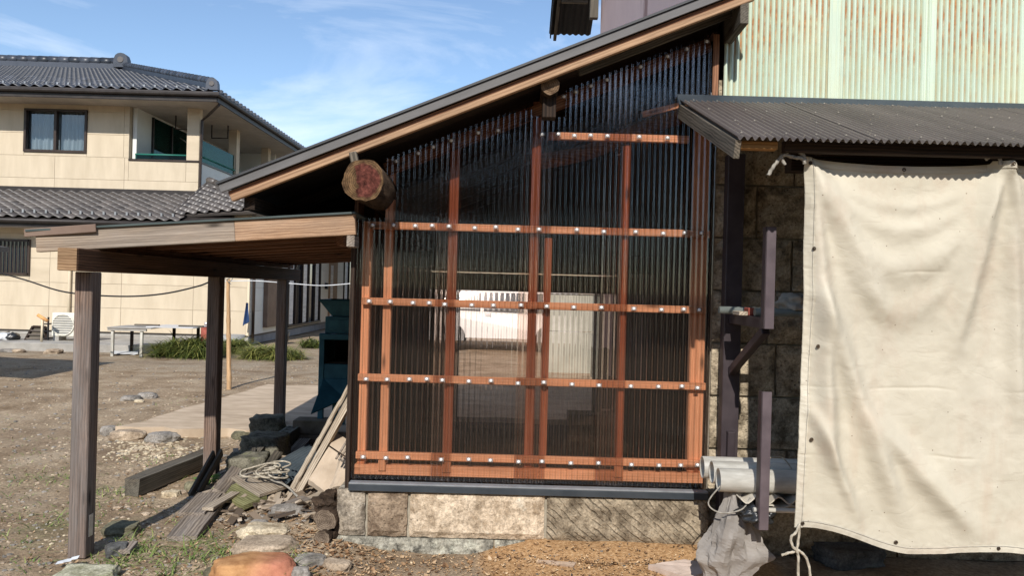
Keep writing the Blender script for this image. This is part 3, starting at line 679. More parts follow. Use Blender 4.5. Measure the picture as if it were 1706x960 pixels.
p = A0+adir*al*.95-an*.03; beam('purlin_offcut', (AX0+.03, p.y, p.z), (1.12, p.y, p.z), .05, .035, wood('ochre_offcut', (.20, .10, .03), (.38, .21, .08), 20), store)
beam('awning_beam', (1.3, -.8, 2.14), (AX1, -.8, 2.14), .09, .1, W_DARK, store)
for x in (1.42, 2.5, 3.6): beam('awning_rafter', Vector((x, 0, 0))+A0-an*.085, Vector((x, 0, 0))+A0.lerp(A1, .76)-an*.085, .05, .05, W_DARK, store, up=tuple(an))
box('awning_post', 3.9, 4.0, -1.1, -1.0, -.05, 2.02, W_DARK, store)
# ================================================================== CARPORT
random.seed(11)
cp = thing('carport', 'low open carport on three weathered square posts beside the shed', 'carport', (-2.25, -.27, 0))
posts = [(at(141, 700, 4.15).x, -.27), (at(357, 600, 5.8).x, 1.38), (at(468, 600, 7.7).x, 3.28)]
for i, (x, y) in enumerate(posts):
    z0 = gh(x, y)+.03+(.05 if i == 0 else .02)
    box('post', x-.048, x+.048, y-.048, y+.048, z0-(.075 if i == 0 else 0), 1.525, W_POST, cp, bevel=.005)
box('post_bracket', posts[0][0]+.0485, posts[0][0]+.051, -.29, -.25, .08, .20, M_SCREW, cp, bevel=0)
wx = posts[0][0]
beam('header_beam', (wx-.005, -.46, 1.588), (posts[2][0], 3.72, 1.575), .105, .12, wood('header_wood', (.055, .03, .018), (.17, .09, .052), 18, .8), cp, bevel=.004)
part_label(obj('header_end_grain', bv(-.05, .05, -.004, 0, -.058, .058), BF, wood('end_grain', (.20, .11, .055), (.42, .27, .15), 30), cp, Matrix.Translation((wx-.005, -.462, 1.588))), 'pale end grain of the header beam')
box('eave_closer', wx-.05, wx-.025, -.13, 3.7, 1.645, 1.735, W_UNDER, cp)
r0, r1 = at(63, 403, 4.18), at(593, 374, 4.18)
cps = (r1.z-r0.z)/(r1.x-r0.x)
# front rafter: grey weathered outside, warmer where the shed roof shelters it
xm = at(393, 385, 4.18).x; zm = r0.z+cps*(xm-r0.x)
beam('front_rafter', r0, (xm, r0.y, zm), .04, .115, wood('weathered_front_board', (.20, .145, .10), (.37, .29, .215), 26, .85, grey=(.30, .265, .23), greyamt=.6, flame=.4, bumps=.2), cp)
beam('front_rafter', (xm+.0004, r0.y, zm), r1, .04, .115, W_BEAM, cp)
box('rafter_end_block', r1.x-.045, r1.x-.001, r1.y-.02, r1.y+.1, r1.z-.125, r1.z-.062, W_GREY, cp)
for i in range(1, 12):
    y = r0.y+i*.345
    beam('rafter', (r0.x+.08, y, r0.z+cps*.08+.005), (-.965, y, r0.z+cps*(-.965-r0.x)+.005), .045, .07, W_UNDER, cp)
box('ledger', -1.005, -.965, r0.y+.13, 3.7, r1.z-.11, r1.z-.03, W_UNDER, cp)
zt = .062
for i in range(3):
    y0, y1 = r0.y-.035+i*1.32, r0.y-.035+(i+1)*1.32+.04
    a = Vector((r0.x-.05, (y0+y1)/2, r0.z-cps*.05+zt+i*.003)); b = Vector((r1.x, (y0+y1)/2, r1.z+zt+i*.003))
    beam('roof_panel', a, b, y1-y0, .012, plain('carport_roof_metal', (.035, .048, .046), (.06, .08, .076), 3, .5, .4, .05), cp, bevel=.001)
    for q in range(4):
        c0, c1 = a+Vector((0, -.5+q*.33, -.012)), b+Vector((0, -.5+q*.33, -.012))
        beam('sheathing_board', c0, c1-(b-a).normalized()*.04, .30, .009, W_DARK, cp, bevel=0)
beam('drip_flashing', r0+Vector((-.06, -.024, .045)), at(160, 380, 4.14), .01, .045, M_SHUTTER, cp)

# ================================================================== RACK, PIPES, TARP
rack = thing('steel_rack', 'dark brown steel bracket rack bolted to the stone wall beside the tarp', 'rack', (1.27, -.05, 0))
cx = 1.262
box('column', cx-.048, cx+.048, -.10, -.02, .02, 2.30, M_STEEL, rack)
for nm, zb, z0, z1 in (('upper', 1.36, 1.335, 1.83), ('lower', .40, .36, 1.03)):
    box('arm', cx-.022, cx+.022, -.70, -.1005, zb-.028, zb+.028, M_STEEL, rack)
    ux = at(1283, 465, 3.67).x
    box('upright_web', ux-.026, ux-.021, -.752, -.704, z0, z1, M_STEEL, rack, bevel=.001)
    box('upright', ux-.0205, ux+.024, -.752, -.747, z0, z1, plain('upright_steel', (.075, .058, .066), (.12, .095, .105), 8, .45, .5, .1), rack, bevel=.001)
    box('upright_tab', ux-.0205, ux+.02, -.7465, -.7005, zb-.024, zb+.024, M_STEEL, rack, bevel=.001)
beam('brace', (cx, -.66, 1.325), (cx, -.105, 1.06), .04, .045, M_STEEL, rack)
beam('brace', (cx, -.12, .72), (cx, -.105, .45), .04, .045, M_STEEL, rack, up=(0, 1, 0))
def pipe(name, x0, x1, y, z, r, t, mat, label, n=28):
    v, f = [], []
    prof = [(x0, r), (x1, r), (x1, r-t), (x0, r-t)]
    for (x, q) in prof:
        for k in range(n): v.append((x-x0, q*math.cos(2*math.pi*k/n), q*math.sin(2*math.pi*k/n)))
    for s_ in range(4):
        for k in range(n): f.append((s_*n+k, s_*n+(k+1) % n, ((s_+1) % 4)*n+(k+1) % n, ((s_+1) % 4)*n+k))
    o = obj(name, v, f, mat, None, Matrix.Translation((x0, y, z)) @ Matrix.Rotation(R(3*y), 4, 'Z'), recalc=True)
    for i, p_ in enumerate(o.data.polygons): p_.use_smooth = (i//n) in (0, 2)
    return tag(o, label, 'pipe', 'plastic pipes on the rack')
pz = .562
pipe('plastic_pipe', 1.064, 3.3, -.60, pz, .058, .004, M_PVC, 'grey-white plastic pipe nearest the viewer, lowest end opening')
pipe('plastic_pipe', 1.063, 3.3, -.476, pz+.008, .058, .004, M_PVC, 'grey-white plastic pipe in the middle of the three')
pipe('plastic_pipe', 1.045, 3.3, -.352, pz+.004, .058, .004, M_PVC, 'grey-white plastic pipe at the back, nearest the stone wall')
for i, (zz, x0, nm) in enumerate(((.482, at(1236, 835, 3.72).x, 'corrugated_offcut'), (.453, at(1257, 850, 3.72).x, 'corrugated_offcut'))):
    n = 120; v, f = [], []
    for k in range(n+1):
        x = k/n*1.6
        zq = .017*math.cos(2*math.pi*x/.105+1.2)*(1 if i == 0 else .35)
        for yy in (-.68, -.35, -.14): v.append((x, yy, zq))
    for k in range(n):
        for j in range(2): f.append((k*3+j, k*3+j+1, k*3+4+j, k*3+3+j))
    v, f = shell(v, f, .006)
    tag(obj(nm, v, f, M_PLCORR, None, Matrix.Translation((x0, 0, zz)), smooth=False, recalc=True), ('wavy cream corrugated sheet lying under the plastic pipes', 'flatter cream sheet beneath the wavy one on the rack')[i], 'sheet', 'cream sheets on the rack')
tag(tube('thin_pipe', [at(1255, 850, 3.71), at(1345, 852, 3.71)+Vector((.5, 0, 0))], .012, M_PVC, None, 10), 'thin white tube under the wavy sheet on the lower arm', 'tube')
for y in (-.25, -.52): tag(tube('steel_tube', [(1.14+(.0 if y > -.3 else .11), y, 1.388+.022), (3.2, y, 1.388+.022)], .021, plain('tube_grey_green', (.10, .115, .105), (.16, .175, .16), 8, .5), None, 12), 'grey-green steel tube on the upper arm, ' + ('back' if y > -.3 else 'front') + ' one', 'tube', 'tubes on the upper arm')
tag(box('timber_offcut', 1.19, 1.235, -.46, -.34, 1.3885, 1.41, W_PALE, bevel=.002), 'pale wood offcut lying on the upper rack arm', 'offcut')
tag(box('brick_piece', 1.24, 1.30, -.45, -.37, 1.3885, 1.43, M_RED, bevel=.004), 'reddish brick piece lying on the upper rack arm', 'brick')
def blob(name, c, sx, sy, sz, mat, label=None, cat=None, jit=.25, fr=2.0, sub=3, seed=0, flat=0, parent=None, rot=0, square=0, smooth=True, group=None):
    bm = bmesh.new(); bmesh.ops.create_icosphere(bm, subdivisions=sub, radius=1)
    for v in bm.verts:
        p_ = v.co.copy()
        if square:
            m_ = max(abs(p_.x), abs(p_.y), abs(p_.z)); p_ = p_.lerp(p_/m_*.88, square)
        k = 1+jit*fbm(p_.x*fr+seed*3.7, p_.y*fr+seed, p_.z*fr, 4)+.018*fbm(p_.x*9, p_.y*9+seed, p_.z*9, 3); p_ *= k
        if flat and p_.z < -flat: p_.z = -flat
        if p_.z > .75 and square: p_.z = .75+(p_.z-.75)*.4
        v.co = Vector((p_.x*sx, p_.y*sy, p_.z*sz))
    me = bpy.data.meshes.new(name); bm.to_mesh(me); bm.free(); me.materials.append(mat)
    if smooth: me.polygons.foreach_set('use_smooth', [True]*len(me.polygons))
    o = bpy.data.objects.new(name, me); link(o, Matrix.Translation(Vector(c)) @ Matrix.Rotation(rot, 4, 'Z'), parent)
    if label: tag(o, label, cat, group)
    return o
p = at(1322, 515, 3.98); blob('cloth_bundle', (p.x, p.y, 1.455), .085, .1, .055, plain('bundle_cloth', (.30, .28, .24), (.42, .39, .34), 9, .9, .1, .5), 'grey cloth bundle lying on the upper rack tubes', 'bundle', .3, 1.6, 4, 4, flat=.55)
tag(tube('steel_tube', [(1.36, -.44, 1.41), (1.55, -.44, 1.41)], .02, M_PVC, None, 10), 'short pale tube beside the cloth bundle on the rack', 'tube')
# sack hanging beneath the pipe ends
def sack():
    c = at(1215, 885, 3.92); nu, nv = 46, 36
    def fn(u, t):
        a = 2*math.pi*u; wd = .045+.085*sm(.05, .6, t)-.035*sm(.7, 1, t)+.03*math.exp(-((t-.75)/.12)**2)
        fold = 1+.22*math.sin(3*a+4*t)*(.5+.5*t)+.35*fbm(math.cos(a)*1.4, math.sin(a)*1.4, t*3+5, 4)+.5*(.25-abs(noise.noise(Vector((math.cos(a)*2.2+math.sin(a), math.sin(a)*2.2, t*2.2)))))+.25*(.25-abs(noise.noise(Vector((math.cos(a)*5, math.sin(a)*5, t*5)))))
        return Vector((wd*fold*math.cos(a)+.02*math.sin(t*4)-.02*t, wd*.55*fold*math.sin(a), .27-.50*t+.018*fbm(math.cos(a)*2, math.sin(a)*2, t*2, 3)))
    v, f = grid(fn, nu, nv); f.append(tuple(nv*(nu+1)+i for i in range(nu)))
    o = obj('plastic_sack', v, f, M_SACK, None, Matrix.Translation((c.x, c.y-.06, c.z)), smooth=False)
    return tag(o, 'crumpled grey plastic sack hanging below the pipe ends', 'sack')
sack()
p = at(1262, 868, 3.75); blob('black_bag', (p.x, p.y+.03, p.z+.03), .085, .10, .055, M_BLACKBAG, 'crumpled black plastic bag stuffed under the cream sheets', 'bag', .4, 2.2, 4, 9)
tag(tube('cord', spline([at(1205, 805, 3.78)+Vector((0, 0, 0)), at(1180, 838, 3.8), at(1200, 855, 3.78), at(1235, 850, 3.76), at(1250, 830, 3.76)]), .004, M_ROPEG, None, 6), 'thin grey cord looped round the plastic sack', 'cord')
tag(tube('pipe_lashing', spline([(1.30, -.58, pz+.06), (1.33, -.56, pz+.105), (1.40, -.55, pz+.11), (1.44, -.58, pz+.06)]), .004, M_ROPE, None, 6), 'white cord arching over the plastic pipes', 'cord')
# tarp
TD = 3.36; TY = TD-CAMD
tarp = thing('tarp', 'old cream canvas tarp hung by ropes under the awning', 'tarp', (1.9, TY, .4))
TX0, TX1 = at(1337, 262, TD).x, 3.0
tieX = [TX0+.02, at(1668, 268, TD).x, 2.95]
def tarp_top(x):
    z = 9
    for a, b in zip(tieX[:-1], tieX[1:]):
        if a-.05 <= x <= b+.05:
            t = (x-a)/(b-a); z = 2.11-.03*4*t*(1-t)*.8
    return z if z < 9 else 2.11
def tarp_bot(x):
    t = (x-TX0)
    return .478-.10*sm(0, .55, t)+.012*math.sin(t*9)
def tarp_pt(u, t):
    x = TX0+(TX1-TX0)*u; zt_, zb = tarp_top(x), tarp_bot(x); s = t
    z = zt_+(zb-zt_)*s
    x2 = x+.0*s-(.018*math.sin(s*math.pi))*(-1)*(1-sm(0, .25, u))
    y = 0
    # swags hanging from the tie points
    for a, b in zip(tieX[:-1], tieX[1:]):
        c = (a+b)/2; hw = (b-a)/2; q = (x-c)/hw
        if abs(q) <= 1.15:
            for (dep, amp, wdt) in ((.28, .024, .05), (.46, .038, .085), (.66, .022, .07), (.17, .014, .035)):
                zl = zt_-dep*(1-q*q)*.95-.02
                y -= amp*math.exp(-((z-zl)/wdt)**2)*(1-.55*min(1, abs(q)))
    # long slanting fold from the top left corner down to the right, and vertical ripples
    for (xa, za, xb, zb_, amp, wdt) in ((TX0+.03, 2.05, TX0+.16, .5, .034, .045), (TX0+.06, 1.55, TX0+.52, .42, .034, .05), (TX0+.30, 1.0, TX0+.85, .42, .028, .05), (TX0+.02, 1.05, TX0+.3, .48, .022, .03), (tieX[1]-.02, 2.05, tieX[1]-.22, 1.2, .03, .05), (tieX[1]+.03, 2.08, tieX[1]+.12, .8, .02, .04), (TX0+.05, 2.06, TX0+.42, 1.35, .02, .05)):
        d = Vector((xb-xa, zb_-za)); L_ = d.length; d /= L_; pr = (x-xa)*d.x+(z-za)*d.y; sd_ = (x-xa)*(-d.y)+(z-za)*d.x
        y -= 1.7*amp*math.exp(-(sd_/wdt)**2)*sm(-.05, .15, pr)*(1-sm(L_*.65, L_*1.05, pr))
    y += .016*math.sin(x*11+2*z)*sm(.25, 1, t)*.6+.012*fbm(x*2.4, z*2.4, 4, 3)+.0035*fbm(x*9, z*9, 2, 3)
    # creases of earlier folding
    for zc in (1.62, 1.10, .80): y += .003*math.exp(-((z-zc-.010*fbm(x*3, 0, zc, 3))/.006)**2)*sm(-.2, .25, noise.noise(Vector((x*3.1, zc*7, 2))))
    y += .006*(abs(noise.noise(Vector((x*5+z*3, z*4-x, 8))))+.5*abs(noise.noise(Vector((x*13, z*11+x*4, 3)))))
    # crimped hems
    he = min((x-TX0), (z-zb))
    if he < .05: y += (.0010*math.sin((z if (x-TX0) < (z-zb) else x)*330+x*40)*noise.noise(Vector((x*9, z*9, 4)))+.0022*noise.noise(Vector((x*45, z*45, 0))))*(1-sm(.035, .05, he))
    y += .05*sm(.5, 1, t)*math.exp(-u*3)*-.5
    return Vector((x2-1.9, y, z-.4))
v, f = grid(tarp_pt, 340, 420)
part_label(obj('canvas', v, f, M_CANVAS, tarp, Matrix.Translation((1.9, TY, .4)), smooth=True), 'stained cream canvas sheet with sagging folds')
def surf(x, z):
    u = (x-TX0)/(TX1-TX0); t = (z-tarp_top(x))/(tarp_bot(x)-tarp_top(x)); return tarp_pt(u, t)+Vector((1.9, TY, .4))
# doubled hem along left and bottom
def hem(name, f0, n):
    v, f = [], []
    for i in range(n+1):
        for j in range(3):
            v.append(f0(i/n, j/2)+Vector((0, -.0035-.0012*(j == 1), 0)))
    for i in range(n):
        for j in range(2): f.append((i*3+j, i*3+3+j, i*3+4+j, i*3+j+1))
    v, f = shell(v, f, .0015); obj(name, v, f, M_CANVAS, tarp, smooth=False, recalc=True)
hem('hem', lambda i, j: surf(TX0+.001+.034*j, tarp_top(TX0)-.002-i*(tarp_top(TX0)-tarp_bot(TX0)-.004)), 220)
hem('hem', lambda i, j: surf(TX0+.036+(TX1-TX0-.04)*i, tarp_bot(TX0+.036+(TX1-TX0-.04)*i)+.001+.032*j), 300)
# stitched seams inside the hems
for nm, fn_, n_ in (('stitch_line', lambda i: surf(TX0+.029, tarp_top(TX0)-.01-i*(tarp_top(TX0)-tarp_bot(TX0)-.02)), 260), ('stitch_line', lambda i: surf(TX0+.036+(TX1-TX0-.05)*i, tarp_bot(TX0+.036+(TX1-TX0-.05)*i)+.027), 300)):
    tube(nm, [fn_(i/n_)+Vector((0, -.0058, 0)) for i in range(n_+1)], .0011, M_ROPEG, tarp, 5)
hem('hem', lambda i, j: surf(TX0+.036+(TX1-TX0-.04)*i, tarp_top(TX0+.036+(TX1-TX0-.04)*i)-.001-.032*j), 200)
M_GROM = plain('grommet_metal', (.03, .022, .015), (.10, .07, .045), 30, .5, .5, 0, metallic=.5)
gv, gf = [], []
for k in range(14):
    for q in range(8):
        a, b = 2*math.pi*k/14, 2*math.pi*q/8; rr = .0064+.0027*math.cos(b); gv.append((rr*math.cos(a), .0027*math.sin(b), rr*math.sin(a)))
for k in range(14):
    for q in range(8): gf.append((k*8+q, ((k+1) % 14)*8+q, ((k+1) % 14)*8+(q+1) % 8, k*8+(q+1) % 8))
gv.append((0, 0, 0)); gf += [(k*8+4, ((k+1) % 14)*8+4, 112) for k in range(14)]
gm = mesh('grommet', gv, gf, M_GROM, True)
for px, py in ((1345, 415), (1350, 576), (1344, 731), (1333, 874), (1492, 904), (1660, 915), (1505, 277), (1340, 274), (1666, 274)):
    q = at(px, py, TD); q = surf(max(q.x, TX0+.018), min(max(q.z, tarp_bot(q.x)+.018), tarp_top(q.x)-.016))
    link(bpy.data.objects.new('grommet', gm), Matrix.Translation(q+Vector((0, -.006, 0))), tarp)
def rope(name, pts, r, mat, parent=None, twist=60, n=10):
    pts = spline(pts, 10); v, f = [], []; prev = None
    for i, p_ in enumerate(pts):
        t = (pts[min(i+1, len(pts)-1)]-pts[max(i-1, 0)]).normalized()
        if prev is None: prev = t.orthogonal().normalized()
        a = (prev-t*prev.dot(t)).normalized(); b = t.cross(a); prev = a
        for k in range(n):
            an_ = 2*math.pi*k/n; rr = r*(1+.28*math.cos(3*an_+i*.9)); v.append(p_+a*math.cos(an_)*rr+b*math.sin(an_)*rr)
    for i in range(len(pts)-1):
        for k in range(n): f.append((i*n+k, i*n+(k+1) % n, i*n+n+(k+1) % n, i*n+n+k))
    f += [tuple(range(n-1, -1, -1)), tuple((len(pts)-1)*n+k for k in range(n))]
    return obj(name, v, f, mat, parent, smooth=True)
def tp(l, D=3.30): return [at(x, y, D) for x, y in l]
rope('tie_rope', tp([(1280, 292), (1287, 280), (1296, 268), (1306, 258), (1322, 262), (1336, 264), (1341, 273)]), .0075, M_ROPEG, tarp)
rope('tie_rope', tp([(1306, 246), (1314, 246), (1310, 256), (1302, 262), (1308, 275)]), .0065, M_ROPEG, tarp)
rope('tie_rope', tp([(1331, 253), (1338, 258), (1341, 268), (1334, 262)]), .007, M_ROPEG, tarp)
rope('tie_rope', tp([(1642, 265), (1655, 258), (1668, 256), (1682, 258), (1692, 260), (1676, 252), (1662, 250), (1646, 252)]), .0075, M_ROPEG, tarp)
rope('tie_rope', tp([(1668, 256), (1666, 264), (1667, 275)]), .007, M_ROPEG, tarp)
rope('tie_rope', tp([(1332, 874), (1326, 888), (1318, 896), (1320, 910), (1328, 920), (1330, 935), (1329, 985)]), .0055, M_ROPE, tarp)
rope('tie_rope', tp([(1332, 876), (1330, 900), (1326, 918), (1314, 922), (1302, 926)], 3.31), .0055, M_ROPE, tarp)
rope('tie_rope', tp([(1326, 916), (1336, 922), (1345, 935), (1350, 962), (1348, 990)], 3.32), .0055, M_ROPE, tarp)

# ================================================================== GREEN-BLUE MACHINE
mc = thing('farm_machine', 'dark teal wooden winnowing machine with hopper under the carport', 'machine', at(565, 712, 7.4)*1)
mD = 7.2; mx0 = at(531, 600, mD).x; mx1 = -1.06; my0 = mD-CAMD; my1 = my0+.55
def mz(py, D=mD): return at(550, py, D).z
zA, zB, zC, zD = mz(643), mz(611), mz(559), mz(533)
box('side_post', mx0, mx0+.05, my0, my0+.05, mz(712), mz(556), M_TEAL, mc)
box('frame_rail', mx0, mx1, my0-.012, my0+.03, mz(566), mz(557), M_TEAL, mc)
box('lower_panel', mx0+.052, mx1, my0+.005, my0+.03, mz(632), mz(607), M_TEAL, mc)
box('side_panel', mx0+.004, mx0+.03, my0+.052, my1, mz(640), mz(557), M_TEAL, mc)
box('back_panel', mx0+.032, mx1, my1-.03, my1, mz(640), mz(557), M_BLACK, mc)
box('inner_shelf', mx0+.055, mx1, my0+.04, my1-.04, mz(607), mz(604), W_DARK, mc)
box('bay_roof', mx0+.032, mx1, my0+.035, my1-.035, mz(566)+.0, mz(560), M_TEAL, mc)
box('upper_case', mx0+.045, mx1, my0+.03, my1-.06, mz(556), mz(528), M_TEAL, mc)
box('upper_case_panel', mx0+.085, mx1-.02, my0+.02, my0+.0285, mz(551), mz(533), M_TEAL, mc)
hz0, hz1 = mz(527), mz(501)
hv = []
for zz, ex in ((hz0, .0), (hz1, .10)):
    hv += [(mx0+.10-ex*1.2, my0+.06-ex*.3, zz), (mx1+ex, my0+.06-ex*.3, zz), (mx1+ex, my1-.12+ex*.6, zz), (mx0+.10-ex*1.2, my1-.12+ex*.6, zz)]
hvv, hff = shell([Vector(q) for q in hv], [(0, 1, 5, 4), (1, 2, 6, 5), (2, 3, 7, 6), (3, 0, 4, 7)], .012)
obj('hopper', hvv, hff, M_TEAL, mc, recalc=True)
box('hopper_base', mx0+.105, mx1-.01, my0+.065, my1-.13, hz0-.004, hz0+.012, M_BLACK, mc)
for px0, wd in ((557, .05),): box('leg', at(px0, 700, mD).x-.025, at(px0, 700, mD).x+.025, my0+.0, my0+.05, gh(mx0, my0), mz(640), M_TEAL, mc)
for y in (my0+.02, my1-.05): box('leg', mx1-.05, mx1, y, y+.05, gh(-1, y)-.02, mz(632), M_TEAL, mc)
box('leg', mx0+.1, mx0+.15, my1-.05, my1, gh(mx0, my1)-.02, mz(640), M_TEAL, mc)
box('cross_bar', at(560, 700, mD).x+.03, mx1, my0+.005, my0+.04, mz(692), mz(682), M_TEAL, mc)
part_label(plate('chute', [(mx0+.055, my0-.02, mz(633)), (mx1-.15, my0-.02, mz(633)), at(574, 666, mD-.1), at(518, 691, mD-.35)], .02, M_TEAL, mc), 'slanting teal discharge chute')
plate('chute_side', [(mx0+.05, my0+.02, mz(628)), (mx0+.051, my0+.3, mz(628)), at(531, 668, mD-.1)+Vector((0, .2, 0)), at(520, 688, mD-.3)], .012, M_TEAL, mc)
tube('crank_rod', [(mx0+.25, my0+.25, mz(585)), (mx0+.25, my0+.25, mz(603))], .015, M_SCREW, mc)
# ================================================================== CLUTTER BY THE SHED CORNER
st = thing('concrete_step', 'two brown concrete blocks stacked as a step before the pad', 'step', at(520, 712, 7.0))
for k in range(2):
    x0, x1 = at(495, 700, 7.25).x, at(556, 700, 7.25).x
    box('step_block', x0+.006*k, x1, 2.66, 2.88, gh(x0, 2.7)-.02+k*.132, gh(x0, 2.7)+.109+k*.132, plain('brown_concrete', (.11, .088, .062), (.19, .155, .115), 7, .95, .1, .5, .008), st, bevel=.006)
def rough_block(name, px, py, sx, sy, sz, mat, label, seed, rot=0, z=0, cat='stone', sq=.85):
    p = gp(px, py); return blob(name, (p.x, p.y+sy, p.z+sz*.8+z), sx, sy, sz, mat, label, cat, .10, 2.6, 4, seed, rot=rot, square=sq, smooth=True)
rough_block('stone_block', 400, 806, .17, .16, .115, ST_MOSS, 'low mossy stone block nearest the middle carport post', 1, .2)
rough_block('stone_block', 432, 779, .19, .17, .15, ST_MOSS, 'dark mossy stone block below the top one', 2, -.15)
rough_block('stone_block', 437, 744, .165, .15, .125, ST_MOSS, 'squarish mossy stone block with a white fleck, next to the far carport post', 3, .1, z=.06)
# hollow block
cb = gp(469, 757); cbz = cb.z
chb = thing('hollow_block', 'grey hollow concrete block standing on end by the mossy stones', 'block', cb)
bx0, bx1, by0, by1 = cb.x-.06, cb.x+.06, cb.y+.02, cb.y+.38
M_CHB = plain('hollow_block_concrete', (.13, .125, .10), (.25, .24, .20), 12, .95, .1, .6, .008)
box('shell', bx0, bx0+.03, by0, by1, cbz-.01, cbz+.19, M_CHB, chb, bevel=.003); box('shell', bx1-.03, bx1, by0, by1, cbz-.01, cbz+.19, M_CHB, chb, bevel=.003)
for k in range(4):
    yy = by0+(by1-by0-.035)/3*k; box('web', bx0+.031, bx1-.031, yy, yy+.035, cbz-.01, cbz+.189, M_CHB, chb, bevel=.002)
# timber beam
t0, t1 = gp(219, 828), gp(352, 772)
tb = thing('timber', 'long weathered square timber lying on the ground by the middle post', 'timber', t0)
beam('timber_body', t0+Vector((0, 0, .062)), Vector((t1.x, t1.y, t1.z+.068)), .115, .12, W_GREYD, tb, rough=.006, seg=12)
beam('mortise', t0+Vector((.015, .12, .118)), t0+Vector((.018, .22, .118)), .045, .012, M_BLACK, tb, bevel=0)
def plank(p0, p1, wd, th, mat, label, z0=.012, z1=.012, group='boards by the shed corner', tilt=0, rough=.006):
    a, b = gp(*p0)+Vector((0, 0, z0+th/2)), gp(*p1)+Vector((0, 0, z1+th/2))
    return tag(beam('board', a, b, wd, th, mat, None, up=(tilt, 0, 1), rough=rough, seg=8), label, 'board', group)
plank((303, 903), (352, 848), .17, .03, W_GREY, 'wide grey board lying nearest the viewer, left of the boulders', .0, .03)
plank((318, 872), (350, 838), .16, .022, W_GREY, 'short grey board lapped over the nearest wide board', .045, .05)
plank((352, 852), (398, 792), .15, .028, W_GREY, 'grey board running back toward the middle carport post', .03, .04)
plank((364, 838), (412, 785), .085, .025, W_GREY, 'warped silvery board with a curled edge before the mossy stones', .06, .12, tilt=.4)
plank((385, 826), (424, 788), .06, .03, W_GREYD, 'narrow brown board beside the warped silvery one', .05, .10)
plank((413, 812), (420, 782), .05, .035, W_GREYD, 'short split stick standing up behind the rope', .04, .14)
tag(plate('board', [gp(352, 829)+Vector((0, 0, .06)), gp(405, 855)+Vector((0, 0, .05)), gp(444, 842)+Vector((0, 0, .06)), gp(392, 812)+Vector((0, 0, .1))], .03, W_MOSS, nu=6, nv=4, disp=lambda u, v: .006*fbm(u*4, v*4, 1)), 'green mossy board under the coil of rope', 'board', 'boards by the shed corner')
tag(plate('board', [gp(385, 822)+Vector((0, 0, .115)), gp(432, 846)+Vector((0, 0, .09)), gp(478, 828)+Vector((0, 0, .08)), gp(440, 806)+Vector((0, 0, .12))], .02, W_PALE, nu=8, nv=4, disp=lambda u, v: .008*fbm(u*4, v*4, 3)), 'pale split board lying on the mossy one beneath the rope', 'board', 'boards by the shed corner')
for (a, b, l) in (((316, 828), (330, 783), 'left one of two thin boards leaning on the middle post'), ((330, 824), (336, 780), 'right one of two thin boards leaning on the middle post')):
    p0 = gp(*a); p1 = Vector((posts[1][0]-.06+.0*p0.x, posts[1][1]-.02, .26))
    p1.x = p0.x+.04; tag(beam('board', p0, Vector((p1.x, p0.y+.32, .20)), .02, .07, W_GREYD, None, up=(0, -1, .3)), l, 'board', 'thin boards at the middle post')
plank((200, 930), (214, 918), .10, .02, W_GREY, 'small board standing at the foot of the nearest post', .02, .04, rough=.003)
plank((455, 800), (508, 752), .10, .022, W_GREY, 'grey board half hidden behind the blue-grey iron sheet', .02, .10)
plank((430, 818), (462, 790), .06, .025, W_GREYD, 'dark stubby board sticking up behind the rope coil', .06, .16, tilt=.5)
plank((345, 868), (392, 838), .07, .018, W_PALE, 'thin pale board lying across the wide grey boards', .07, .06)
plank((498, 846), (548, 833), .12, .02, W_PALE, 'flat tan board lying on the soil below the leaning poles', .02, .03)
plank((455, 858), (512, 842), .10, .02, W_GREY, 'flat grey-brown board lying beside the smooth grey rock', .015, .03)
plank((405, 800), (445, 772), .05, .04, W_GREYD, 'short thick stick leaning among the mossy stone blocks', .05, .16)
# rope coil
random.seed(3); pts = []
cc = gp(450, 824)+Vector((0, 0, .135))
for k in range(90):
    a = k*.62; rr = .05+.045*math.sin(k*.37)+.04*math.sin(k*1.13)
    pts.append(cc+Vector((rr*math.cos(a)*1.3+.05*math.sin(k*.09), rr*math.sin(a)*1.1+.03*math.cos(k*.17), .03+.028*math.sin(k*.51)+.02*math.cos(k*.23))))
tag(rope('rope_coil', pts[:60], .006, M_ROPE, None), 'tangled coil of pale rope on the boards', 'rope')
pts = [gp(400, 826)+Vector((0, 0, .13)), gp(425, 820)+Vector((0, 0, .14)), gp(450, 828)+Vector((0, 0, .125)), gp(475, 833)+Vector((0, 0, .10)), gp(495, 840)+Vector((0, 0, .05))]
tag(rope('loose_rope', pts, .007, M_ROPEG, None), 'loose rope end trailing off the coil', 'rope')
# leaning poles, sheet iron, slabs
def pole(p0, p1, r, mat, label, rf=None, nodes=0, name='pole'):
    p0, p1 = Vector(p0), Vector(p1); n = 30
    M = frame_of(p0, p1); l = (p1-p0).length
    v, f = tube_geo([Vector((l*i/n, .006*fbm(i*.2, 1, 3, 2), .006*fbm(i*.2, 5, 3, 2))) for i in range(n+1)], r, 10, rf=rf)
    o = obj(name, v, f, mat, None, M); o.data.polygons.foreach_set('use_smooth', [len(q.vertices) == 4 for q in o.data.polygons]); return tag(o, label, 'pole')
def bamboo_rf(n): return lambda t: (1.18 if (t*n) % 1 < .07 else 1)*(1.05-.3*t)
pole(gp(479, 828), at(584, 640, 5.35), .02, W_PALE, 'pale bamboo pole leaning against the shed corner', bamboo_rf(6), name='bamboo_pole')
pb = gp(494, 829); tag(beam('wooden_pole', pb, at(593, 650, 5.2), .045, .045, W_PALE, None, rough=.004, seg=10), 'squared pale wooden pole leaning beside the bamboo one', 'pole')
pole(gp(430, 858)+Vector((0, 0, .05)), gp(556, 829)+Vector((0, 0, .03)), .009, W_PALE, 'thin pale lath lying below the leaning poles', name='lath')
